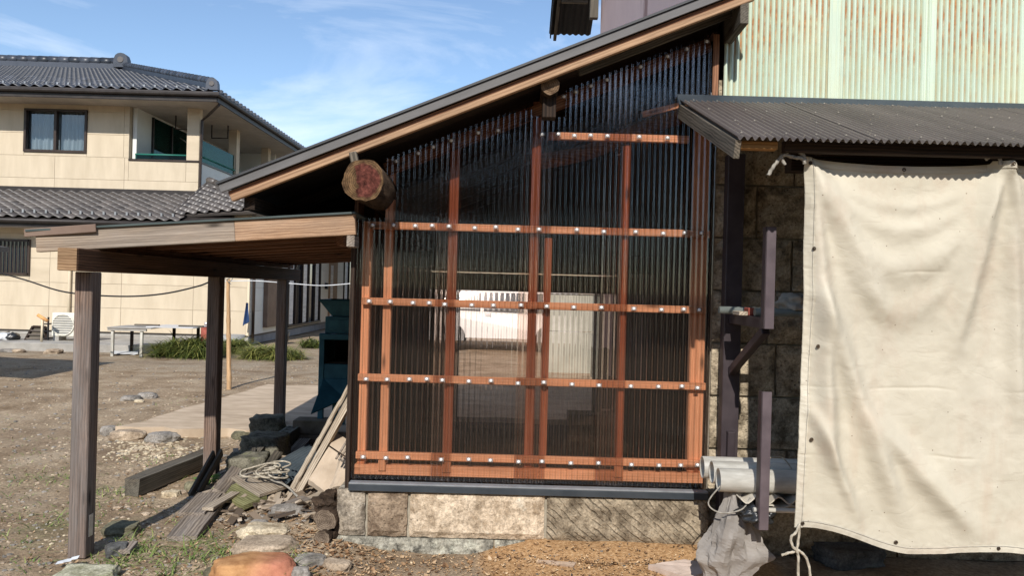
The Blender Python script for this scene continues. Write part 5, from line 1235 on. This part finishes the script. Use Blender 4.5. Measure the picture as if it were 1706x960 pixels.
for x in (.55, 1.42): box('loose_slat', q0.x+x-.2, q0.x+x+.28, q0.y+.35, q0.y+.42, q0.z+.023, q0.z+.05, W_GREYD, ts)
p = gp(212, 590); tag(plate('white_sheet', [gp(184, 592)+Vector((0, 0, .03)), gp(230, 592)+Vector((0, 0, .03)), gp(228, 583)+Vector((0, 0, .03)), gp(200, 583)+Vector((0, 0, .05))], .01, M_WHITEBAG, nu=6, nv=4, disp=lambda u, v: .03*fbm(u*3, v*3, 2)), 'crumpled white sheet on the ground under the trestle table', 'sheet')
# odds and ends left of the air conditioner
cD = 15.9
fr = thing('framed_screen', 'dark framed slatted screen leaning left of the air conditioner', 'screen', at(55, 568, cD))
fp = [at(40, 571, cD), at(76, 571, cD+.1), at(76, 545, cD+.25), at(55, 544, cD+.2)]
plate('panel', [p_+Vector((0, .02, 0)) for p_ in fp], .02, W_GREYD, fr)
for a, b in zip(fp, fp[1:]+fp[:1]): beam('frame', a, b, .05, .04, W_DARK, fr)
for k in range(1, 4): beam('slat', fp[0].lerp(fp[3], k/4)+Vector((0, -.02, 0)), fp[1].lerp(fp[2], k/4)+Vector((0, -.02, 0)), .02, .02, W_GREY, fr)
th = thing('tool', 'tall tool with orange crossbar handle beside the screen', 'tool', at(69, 571, cD-.3))
tube('shaft', [(at(69, 571, cD-.3).x, cD-.3-CAMD, .13), at(71, 528, cD-.3)], .022, M_TRIM, th); tube('handle', [at(63, 525, cD-.3), at(79, 535, cD-.3)], .035, M_ORANGE, th)
jk = thing('scrap_heap', 'dark rack of odds and ends between screen and air conditioner', 'rack', at(82, 570, cD))
for k in range(3): box('shelf', at(75, 560, cD+.2).x, at(84, 560, cD+.2).x, cD+.1-CAMD, cD+.4-CAMD, .16+k*.15, .18+k*.15, M_BLACK, jk)
for px in (75, 84): box('stand', at(px, 560, cD+.2).x-.015, at(px, 560, cD+.2).x+.015, cD+.1-CAMD, cD+.13-CAMD, .13, .62, M_BLACK, jk)
for k, (px, sx, m, l) in enumerate(((8, .16, M_WHITEBAG, 'white heap of plastic at the left edge before the house'), (22, .11, M_BLACKBAG, 'small black and white bundle on the kerb before the house'))):
    p = at(px, 566, cD); blob('bundle', (p.x, p.y, .18), sx, .15, .1, m, l, 'bundle', .4, 2, 3, 40+k)
tag(beam('leaning_board', at(-12, 568, cD), at(17, 556, cD+.3), .02, .12, W_GREYD), 'brown board leaning on the house wall at the left edge', 'board')
gc_ = thing('gas_cylinder', 'rust red cylinder beside the house wall by the shrubs', 'cylinder', at(341, 575, 16.6))
gp0 = at(343, 575, 16.6); tube('body', [gp0+Vector((0, 0, -.06)), gp0+Vector((0, 0, .42))], .11, M_RED, gc_, 16, rf=lambda t: 1); tube('valve', [gp0+Vector((0, 0, .42)), gp0+Vector((0, 0, .5))], .045, M_SCREW, gc_, 10)
tb_ = thing('tub', 'grey plastic tub behind the bamboo stake', 'tub', at(385, 574, 16.6)); tq = at(384, 575, 16.6)
tube('tub_body', [tq+Vector((0, 0, -.05)), tq+Vector((0, 0, .22))], .3, M_ACGRILLE, tb_, 18, rf=lambda t: .8+.2*t)
bk = at(457, 568, 18.6); tag(tube('bucket', [bk+Vector((.2, 0, -.02)), bk+Vector((.2, 0, .24))], .17, M_BLACKBAG, None, 16, rf=lambda t: .8+.2*t), 'dark bucket standing by the side wall behind the shrubs', 'bucket')
p = at(411, 525, 17.5); tag(plate('blue_cloth', [p+Vector((-.07, -.05, -.25)), p+Vector((.08, -.03, -.15)), p+Vector((.02, 0, .28)), p+Vector((-.02, 0, .28))], .02, M_BLUECLOTH, nu=6, nv=6, disp=lambda u, v: .03*math.sin(u*9)), 'dark blue cloth hanging on the downpipe at the house corner', 'cloth')
# bamboo stake and cables
s0 = gp(382, 650); pole(s0-Vector((0, 0, .05)), at(380, 465, s0.y+CAMD), .032, W_BAMBOO, 'upright yellow bamboo stake in the yard behind the middle post', bamboo_rf(8), name='bamboo_stake')
tag(tube('wire_knot', spline([at(374, 462, s0.y+CAMD), at(382, 470, s0.y+CAMD-.05), at(388, 462, s0.y+CAMD), at(378, 466, s0.y+CAMD-.04), at(385, 474, s0.y+CAMD-.03)]), .006, M_ROPEG, None, 6), 'wire twisted round the top of the bamboo stake', 'wire')
cD = 13
tag(tube('cable', spline([at(-30, 447, cD), at(40, 466, cD), at(110, 487, cD), at(200, 494, cD), at(270, 490, cD), at(330, 477, cD), at(352, 468, cD)]), .014, M_BLACK, None, 6), 'thin dark cable sagging across the cream house front', 'cable')
tag(tube('cable', spline([at(352, 470, cD), at(420, 468, cD), at(490, 473, cD), at(540, 476, cD), at(600, 471, cD)]), .008, M_WHITEBAG, None, 6), 'thin white line stretched before the side windows', 'cable')
# ------------------------------------------------------------------ outbuilding just left of the frame, its eave corner in view
ob = thing('outbuilding', 'low outbuilding at the far left whose roof corner enters the picture', 'building', (-9, 5.5, 0))
ox = at(14, 412, 11.0).x; oz = at(8, 412, 11.0).z
slab('roof', [(ox-4, 4.3, oz+.5), (ox, 4.3, oz), (ox, 6.6, oz), (ox-4, 6.6, oz+.5)], .07, M_VERGEM, ob)
for (x, y) in ((ox-1.5, 4.6), (ox-1.5, 6.3), (ox-3.6, 4.6), (ox-3.6, 6.3)): box('post', x-.05, x+.05, y-.05, y+.05, -.06, oz+.05, W_POST, ob)
for y in (4.6, 6.3): box('beam', ox-3.6, ox-.4, y-.04, y+.04, oz-.09+.02, oz+.0, W_POST, ob)
# ------------------------------------------------------------------ behind the shed: car, pale house, block wall
car = thing('parked_van', 'boxy white van parked beyond the shed, seen through the smoky panels', 'van', (-.25, 14.5, 0))
def car_build():
    prof = [(-1.85, .28), (-1.9, .62), (-1.82, .9), (-1.45, 1.42), (-1.2, 1.52), (1.75, 1.54), (1.86, 1.4), (1.9, .9), (1.88, .28)]
    v, f = [], []; n = len(prof)
    for yy, k in ((-.82, 0), (-.80, 1), (.80, 1), (.82, 0)):
        for (x, z) in prof:
            ins = .0 if z < .95 else .16*(z-.95)/.5
            v.append((x, yy*(1-ins/.82), z))
    for r_ in range(3):
        for i in range(n): f.append((r_*n+i, r_*n+(i+1) % n, (r_+1)*n+(i+1) % n, (r_+1)*n+i))
    f += [tuple(range(n)), tuple(3*n+i for i in range(n-1, -1, -1))]
    o = obj('body', v, f, M_CAR, car, Matrix.Translation((-.25, 14.5, 0)), recalc=True, bevel=.03)
    for x in (-1.15, 1.15):
        for y in (-.76, .76):
            wh = tube('wheel', [(-.25+x, 14.5+y-.1, .31), (-.25+x, 14.5+y+.1, .31)], .31, M_TYRE, car, 20)
            tube('rim', [(-.25+x, 14.5+y-.115, .31), (-.25+x, 14.5+y-.095, .31)], .19, M_SCREW, wh, 14)
    for pts in ([(-1.5, .97), (-1.25, 1.36), (-.5, 1.38), (-.5, .97)], [(-.42, .97), (-.42, 1.38), (.55, 1.38), (.55, .97)], [(.63, .97), (.63, 1.38), (1.6, 1.37), (1.66, .97)]):
        vv = [(x, -.83+(.0 if z < 1 else .13), z) for x, z in pts]; vv += [(x, y+.02, z) for x, y, z in vv]
        obj('side_glass', vv, [(0, 1, 2, 3), (7, 6, 5, 4), (0, 4, 5, 1), (1, 5, 6, 2), (2, 6, 7, 3), (3, 7, 4, 0)], M_DARKGLASS, car, Matrix.Translation((-.25, 14.5, 0)), recalc=True)
    box('tail_light', 1.63, 1.66, 13.72, 13.9, .6, .85, M_RED, car); box('headlight', -2.17, -2.12, 13.8, 14.0, .6, .74, M_GLASS, car)
    box('door_handle', -.62, -.48, 13.655, 13.668, .84, .87, M_SCREW, car)
car_build()
bh = thing('far_house', 'pale house wall beyond the white van, seen through the shed', 'house', (0, 20, 0))
box('wall', -4.5, 5.5, 19, 24, -.05, 3.2, M_SIDING, bh); wv_ = box('window', -1.6, -.4, 18.96, 18.998, 1.0, 1.9, M_DARKGLASS, bh)
for x in (-1.64, -1.0, -.4): box('frame', x-.02, x+.04, 18.93, 18.955, .96, 1.94, M_BRONZE, wv_)
slab('roof', [(-5.2, 18.3, 3.05), (6.2, 18.3, 3.05), (6.2, 21.5, 4.3), (-5.2, 21.5, 4.3)], .1, M_TILE2, bh); slab('roof', [(6.2, 24.7, 3.05), (-5.2, 24.7, 3.05), (-5.2, 21.5, 4.3), (6.2, 21.5, 4.3)], .1, M_TILE2, bh)
bw = thing('yard_wall', 'grey rendered yard wall beyond the shed, right of the white van', 'wall', (1.6, 9.5, 0))
M_RENDERED = plain('grey_render', (.34, .36, .31), (.44, .46, .40), 2.5, .95, .1, .3, .006)
for c in range(3):
    box('lower_panel', .62+c*.9, .62+c*.9+.895, 9.5, 9.62, -.05, .72, M_RENDERED, bw, bevel=.006); box('upper_panel', .62+c*.9, .62+c*.9+.895, 9.51, 9.61, .73, 1.42, M_RENDERED, bw, bevel=.006)
box('coping', .58, 3.36, 9.47, 9.65, 1.425, 1.49, M_CONC, bw)
for i, (x, z, w_) in enumerate(((.98, 0, .3), (.98, .33, .22), (.72, 0, .24), (.9, .62, .14))):
    y = 3.2
    c_ = thing('crate', ('dark crate at the floor inside the shed by the right wall', 'second dark crate stacked inside the shed', 'small dark crate standing alone inside the shed', 'topmost dark crate of the stack inside the shed')[i], 'crate', (x, y, z), 'crates inside the shed')
    zz = gh(x, y) if z == 0 else z
    for q in range(2):
        for r_ in range(3): box('slat', x-w_/2, x+w_/2, y-.16+q*.3, y-.145+q*.3, zz+.005+r_*.1, zz+.095+r_*.1, M_CLAYDARK, c_, bevel=.002)
    for s_ in (-1, 1): box('end_panel', x+s_*w_/2-.006, x+s_*w_/2+.006, y-.144, y+.139, zz, zz+.3, M_CLAYDARK, c_, bevel=.002)
# ================================================================== PLANTS
random.seed(41)
def leafmat(name, a, b, c):
    s = NM(name, .55, .35); at_ = s.n('Attribute', attribute_name='tone'); s.col(s.ramp(at_.outputs['Fac'], [(0, a), (.5, b), (1, c)]))
    s.b.inputs['Subsurface Weight'].default_value = 0; return s.m
M_BLADE = leafmat('strap_leaf', (.035, .055, .012), (.12, .15, .03), (.36, .33, .09))
M_GRASS = leafmat('grass_blade', (.06, .10, .02), (.16, .22, .055), (.34, .33, .13))
def blades(name, spots, mat, label, cat, kind=None, width=.012, seg=3, group=None):
    """spots: (base, direction, length, droop, tone)"""
    v, f, tn = [], [], []
    for (b, d, l, dr_, tone) in spots:
        h = Vector((d.x, d.y, 0)); h = h.normalized() if h.length > 1e-3 else Vector((1, 0, 0)); side = Vector((-h.y, h.x, 0)); i0 = len(v)
        for k in range(seg+1):
            t = k/seg; p_ = b+d*(l*t)+h*(dr_*l*t*t*.5)-Vector((0, 0, dr_*l*t*t)); wd = width*(1-t*.9)*.5
            v += [p_-side*wd, p_+side*wd]; tn += [tone, tone]
        f += [(i0+2*k, i0+2*k+1, i0+2*k+3, i0+2*k+2) for k in range(seg)]
    o = obj(name, v, f, mat); a = o.data.attributes.new('tone', 'FLOAT', 'POINT'); a.data.foreach_set('value', tn)
    return tag(o, label, cat, group, kind)
def rd(up=.8):
    a = random.uniform(0, 2*math.pi); return Vector((math.cos(a), math.sin(a), up+random.uniform(-.3, .5))).normalized()
def mound(c, rx, ry, hh, n, label, yellow):
    sp = []
    cl = [(random.uniform(-1, 1), random.uniform(-1, 1)) for _ in range(16)]
    cl = [q for q in cl if q[0]**2+q[1]**2 < 1] or [(0, 0)]
    for k in range(n):
        q = random.choice(cl); a = random.random()
        base = Vector((c.x+q[0]*rx*.8+random.gauss(0, .06), c.y+q[1]*ry*.8+random.gauss(0, .06), 0)); base.z = gh(base.x, base.y)-.01+random.uniform(0, hh*.45)*(1-q[0]**2*.6)
        sp.append((base, rd(.9), hh*random.uniform(.6, 1.15)*(1-.35*q[0]**2), random.uniform(.35, .95), max(0, min(1, random.gauss(yellow, .22)))))
    return blades('shrub', sp, M_BLADE, label, 'shrub', None, .022, 4, 'strap-leaved shrubs before the house')
p = gp(292, 598); mound(p+Vector((0, .5, 0)), .78, .45, .62, 2300, 'big rounded green clump of strap leaves right of the trestle table', .42)
p = gp(372, 592); mound(p+Vector((0, .45, 0)), .55, .35, .48, 1100, 'green clump of strap leaves between middle post and bamboo stake', .45)
p = gp(445, 601); mound(p+Vector((0, .35, 0)), .66, .38, .46, 1700, 'yellowish clump of strap leaves behind the far carport post', .66)
p = gp(512, 582); mound(p+Vector((0, .4, 0)), .45, .3, .34, 500, 'small grassy clump by the side wall left of the teal machine', .35)
random.seed(61); hv_, hf_, ht_ = [], [], []  # unseen hedge behind the camera, shaped to darken the panels' reflections
for k in range(7000):
    a = random.uniform(-R(50), R(50)); rr = 25+random.gauss(0, .8); hh = 9.2+2.2*noise.noise(Vector((a*4, 0, 2))); c = Vector((rr*math.sin(a), -3-rr*math.cos(a), random.random()**.8*hh)); d = rd(.3); e = d.orthogonal().normalized(); l = random.uniform(.3, .65); b0 = len(hv_)
    hv_ += [c-d*l, c+e*l*.6, c+d*l, c-e*l*.6]; hf_.append((b0, b0+1, b0+2, b0+3)); ht_ += [random.random()*.5]*4
for k in range(24):
    a0, a1 = R(-48+k*4), R(-44+k*4); b0 = len(hv_)
    for a in (a0, a1):
        for zz in (-.1, 7.2+1.6*noise.noise(Vector((a*4, 0, 2)))): hv_.append(Vector((25.8*math.sin(a), -3-25.8*math.cos(a), zz))); ht_.append(0)
    hf_.append((b0, b0+2, b0+3, b0+1))
hd = obj('hedge', hv_, hf_, leafmat('evergreen', (.008, .014, .006), (.02, .03, .012), (.05, .06, .02))); hd.data.attributes.new('tone', 'FLOAT', 'POINT').data.foreach_set('value', ht_)
tag(hd, 'unseen tall dark evergreen hedge, shaped for its reflection in the smoky panels', 'hedge')
# grass tufts
sp = []
def tuft(px, py, n, h, spread):
    c = gp(px, py)
    for k in range(n):
        b = Vector((c.x+random.gauss(0, spread), c.y+random.gauss(0, spread*1.3), 0)); b.z = gh(b.x, b.y)-.005
        sp.append((b, rd(random.uniform(.5, 1.3)), 1.35*h*random.uniform(.4, 1.1), random.uniform(.2, .8), max(0, min(1, random.gauss(.5, .25)))))
for a in ((222, 912, 70, .10, .07), (250, 925, 60, .10, .08), (340, 905, 80, .10, .07), (355, 925, 60, .10, .05), (290, 935, 60, .10, .1), (205, 940, 25, .14, .03), (480, 940, 40, .11, .04), (478, 958, 40, .12, .04), (445, 955, 25, .08, .05), (80, 797, 60, .07, .14), (100, 795, 60, .07, .12), (60, 805, 40, .06, .15), (185, 825, 70, .09, .09), (20, 858, 50, .06, .12), (90, 870, 50, .08, .1), (10, 905, 30, .07, .08), (50, 942, 30, .06, .08), (130, 860, 35, .06, .1), (270, 765, 60, .06, .15), (425, 720, 40, .08, .08), (440, 727, 30, .08, .06), (350, 800, 20, .10, .02), (480, 762, 15, .10, .02), (110, 730, 25, .05, .1), (20, 780, 40, .05, .2), (290, 670, 30, .06, .15), (38, 740, 30, .05, .2), (250, 890, 30, .06, .1), (375, 945, 40, .09, .05), (300, 960, 60, .09, .12), (180, 950, 30, .1, .06)): tuft(*a)
for k in range(70): tuft(random.uniform(-40, 330), random.uniform(690, 960), random.randint(4, 12), random.uniform(.03, .07), .06)
blades('grass', sp, M_GRASS, 'short grass tufts scattered over the yard', 'grass', 'stuff', .008, 3)
sp = []
c = gp(344, 806)+Vector((.03, -.05, 0))
pt = thing('weed', 'bright green leafy weed at the foot of the middle post', 'weed', c)
M_WEED = leafmat('weed_leaf', (.10, .22, .03), (.16, .34, .05), (.26, .45, .09))
for k in range(16):
    d = rd(.8); l = random.uniform(.04, .10); q = c+d*l; sd_ = Vector((-d.y, d.x, 0)).normalized()*.022; t_ = Vector((d.x, d.y, .1)).normalized()*.045
    obj('leaf', [q-t_*.5, q+sd_, q+t_, q-sd_], [(0, 1, 2, 3)], M_WEED, pt); tube('stem', [c, q], .002, M_WEED, pt, 4)
# ================================================================== LITTER
random.seed(51)
def in_shed(x, y): return -1.0 < x < 6 and y > -.09
v, f, mi = [], [], []
def add_pebble(p, r):
    b0 = len(v); sx, sy, sz = r*random.uniform(.7, 1.4), r*random.uniform(.7, 1.3), r*random.uniform(.35, .7); a = random.random()*6.3; ca, sa = math.cos(a), math.sin(a)
    for (x, y, z) in OCT:
        j = random.uniform(.8, 1.2); v.append((p.x+(x*ca*sx-y*sa*sy)*j, p.y+(x*sa*sx+y*ca*sy)*j, p.z+z*sz*j))
    f.extend(tuple(b0+i for i in q) for q in OCF)
bm = bmesh.new(); bmesh.ops.create_icosphere(bm, subdivisions=1, radius=1); OCT = [tuple(q.co) for q in bm.verts]; bm.verts.index_update(); OCF = [tuple(x.index for x in q.verts) for q in bm.faces]; bm.free()
def pebbles(name, mat, n, gen, r0, r1):
    v.clear(); f.clear(); c = 0
    while c < n:
        px, py = gen(); p_ = gp(px, py); c += 1
        if in_shed(p_.x, p_.y) or (-3.7 < p_.x < -1 and 2.9 < p_.y < 6.1): continue
        add_pebble(p_, random.uniform(r0, r1)*(1+(p_.y > 2)*.4))
    tag(obj(name, list(v), list(f), mat), None, None, kind='stuff')
yard = lambda: (random.uniform(-60, 560), 610+350*random.random()**1.3)
pebbles('tan_gravel', ST_TAN, 1500, yard, .004, .016)
pebbles('grey_gravel', ST_GREY, 1300, yard, .004, .016)
pebbles('pale_gravel', ST_CREAM, 700, yard, .003, .013)
pebbles('wall_gravel', ST_DGREY, 160, lambda: (random.uniform(560, 1260), random.uniform(900, 985)), .003, .009)
# dry leaves, bark chips and wood shavings
def chips(name, mat, n, gen, l0, l1, curl=.3, tone=.5):
    vv, ff, tn = [], [], []
    for k in range(n):
        px, py = gen(); c = gp(px, py)
        if in_shed(c.x, c.y): continue
        l = random.uniform(l0, l1); wd = l*random.uniform(.25, .6); a = random.random()*6.3; d = Vector((math.cos(a), math.sin(a), random.uniform(-.25, .35))); s_ = Vector((-math.sin(a), math.cos(a), random.uniform(-.4, .4)))
        c.z += random.uniform(.002, .012); b0 = len(vv); up = Vector((0, 0, curl*l*random.uniform(.2, 1)))
        vv += [c-d*l*.5+up*.3, c-d*l*.15+s_*wd*.5, c+d*l*.2+s_*wd*.42+up*.2, c+d*l*.5+up, c+d*l*.2-s_*wd*.42+up*.4, c-d*l*.15-s_*wd*.5, c+Vector((0, 0, -.1*l))]
        t = random.random(); tn += [t]*7
        ff += [(b0+i, b0+(i+1) % 6, b0+6) for i in range(6)]
    o = obj(name, vv, ff, mat); o.data.attributes.new('tone', 'FLOAT', 'POINT').data.foreach_set('value', tn); tag(o, None, None, kind='stuff')
M_LEAFD = leafmat('dry_leaf', (.09, .045, .02), (.26, .15, .075), (.50, .36, .22))
M_CHIP = leafmat('wood_shaving', (.26, .14, .06), (.46, .29, .14), (.66, .50, .32))
M_DARKBIT = leafmat('dark_bits', (.012, .012, .014), (.03, .026, .025), (.07, .05, .04))
chips('leaf_litter', M_LEAFD, 1500, lambda: (random.gauss(520, 90), random.uniform(845, 985)), .012, .045)
chips('leaf_litter', M_LEAFD, 900, lambda: (random.uniform(560, 1260), random.uniform(895, 985)), .010, .04)
chips('wood_shavings', M_CHIP, 2600, lambda: (random.uniform(600, 1240), 890+95*random.random()), .005, .022)
chips('dark_bits', M_DARKBIT, 260, lambda: (random.gauss(1090, 110), random.uniform(900, 985)), .006, .022, .5)
chips('leaf_litter', M_LEAFD, 800, lambda: (random.uniform(180, 560), random.uniform(760, 985)), .010, .035)
chips('leaf_litter', M_LEAFD, 260, lambda: (random.uniform(-20, 260), random.uniform(700, 980)), .008, .03)
# splinters and rubble between the boards and the mossy stones
random.seed(71); dv, df_, dt = [], [], []
for k in range(330):
    px, py = random.gauss(458, 52), random.uniform(745, 872); c = gp(px, py)
    if c.x > -1.0 or px < 345: continue
    l, wd, th_ = random.uniform(.05, .24), random.uniform(.012, .05), random.uniform(.004, .016); M = Matrix.Translation(c+Vector((0, 0, .015+random.random()*.03))) @ Matrix.Rotation(random.gauss(1.2, .6), 4, 'Z') @ Matrix.Rotation(random.gauss(0, .2), 4, 'Y') @ Matrix.Rotation(random.gauss(0, .3), 4, 'X'); b0 = len(dv)
    dv += [M @ Vector((x*(1+random.uniform(-.15, .15)), y, z)) for x, y, z in bv(-l/2, l/2, -wd/2, wd/2, -th_/2, th_/2)]; df_ += [tuple(b0+i for i in q) for q in BF]; dt += [random.random()]*8
o = obj('wood_debris', dv, df_, leafmat('splinter_wood', (.07, .05, .035), (.21, .16, .115), (.44, .36, .27))); o.data.attributes.new('tone', 'FLOAT', 'POINT').data.foreach_set('value', dt); tag(o, None, None, kind='stuff')
pebbles('rubble', ST_GREY, 150, lambda: (random.gauss(440, 60), random.uniform(745, 880)), .012, .034)
pebbles('rubble_tan', ST_TAN, 120, lambda: (random.uniform(190, 420), random.uniform(700, 880)), .010, .03)
pebbles('path_gravel', ST_CREAM, 420, lambda: (random.gauss(265, 45), random.gauss(752, 16)), .006, .018)
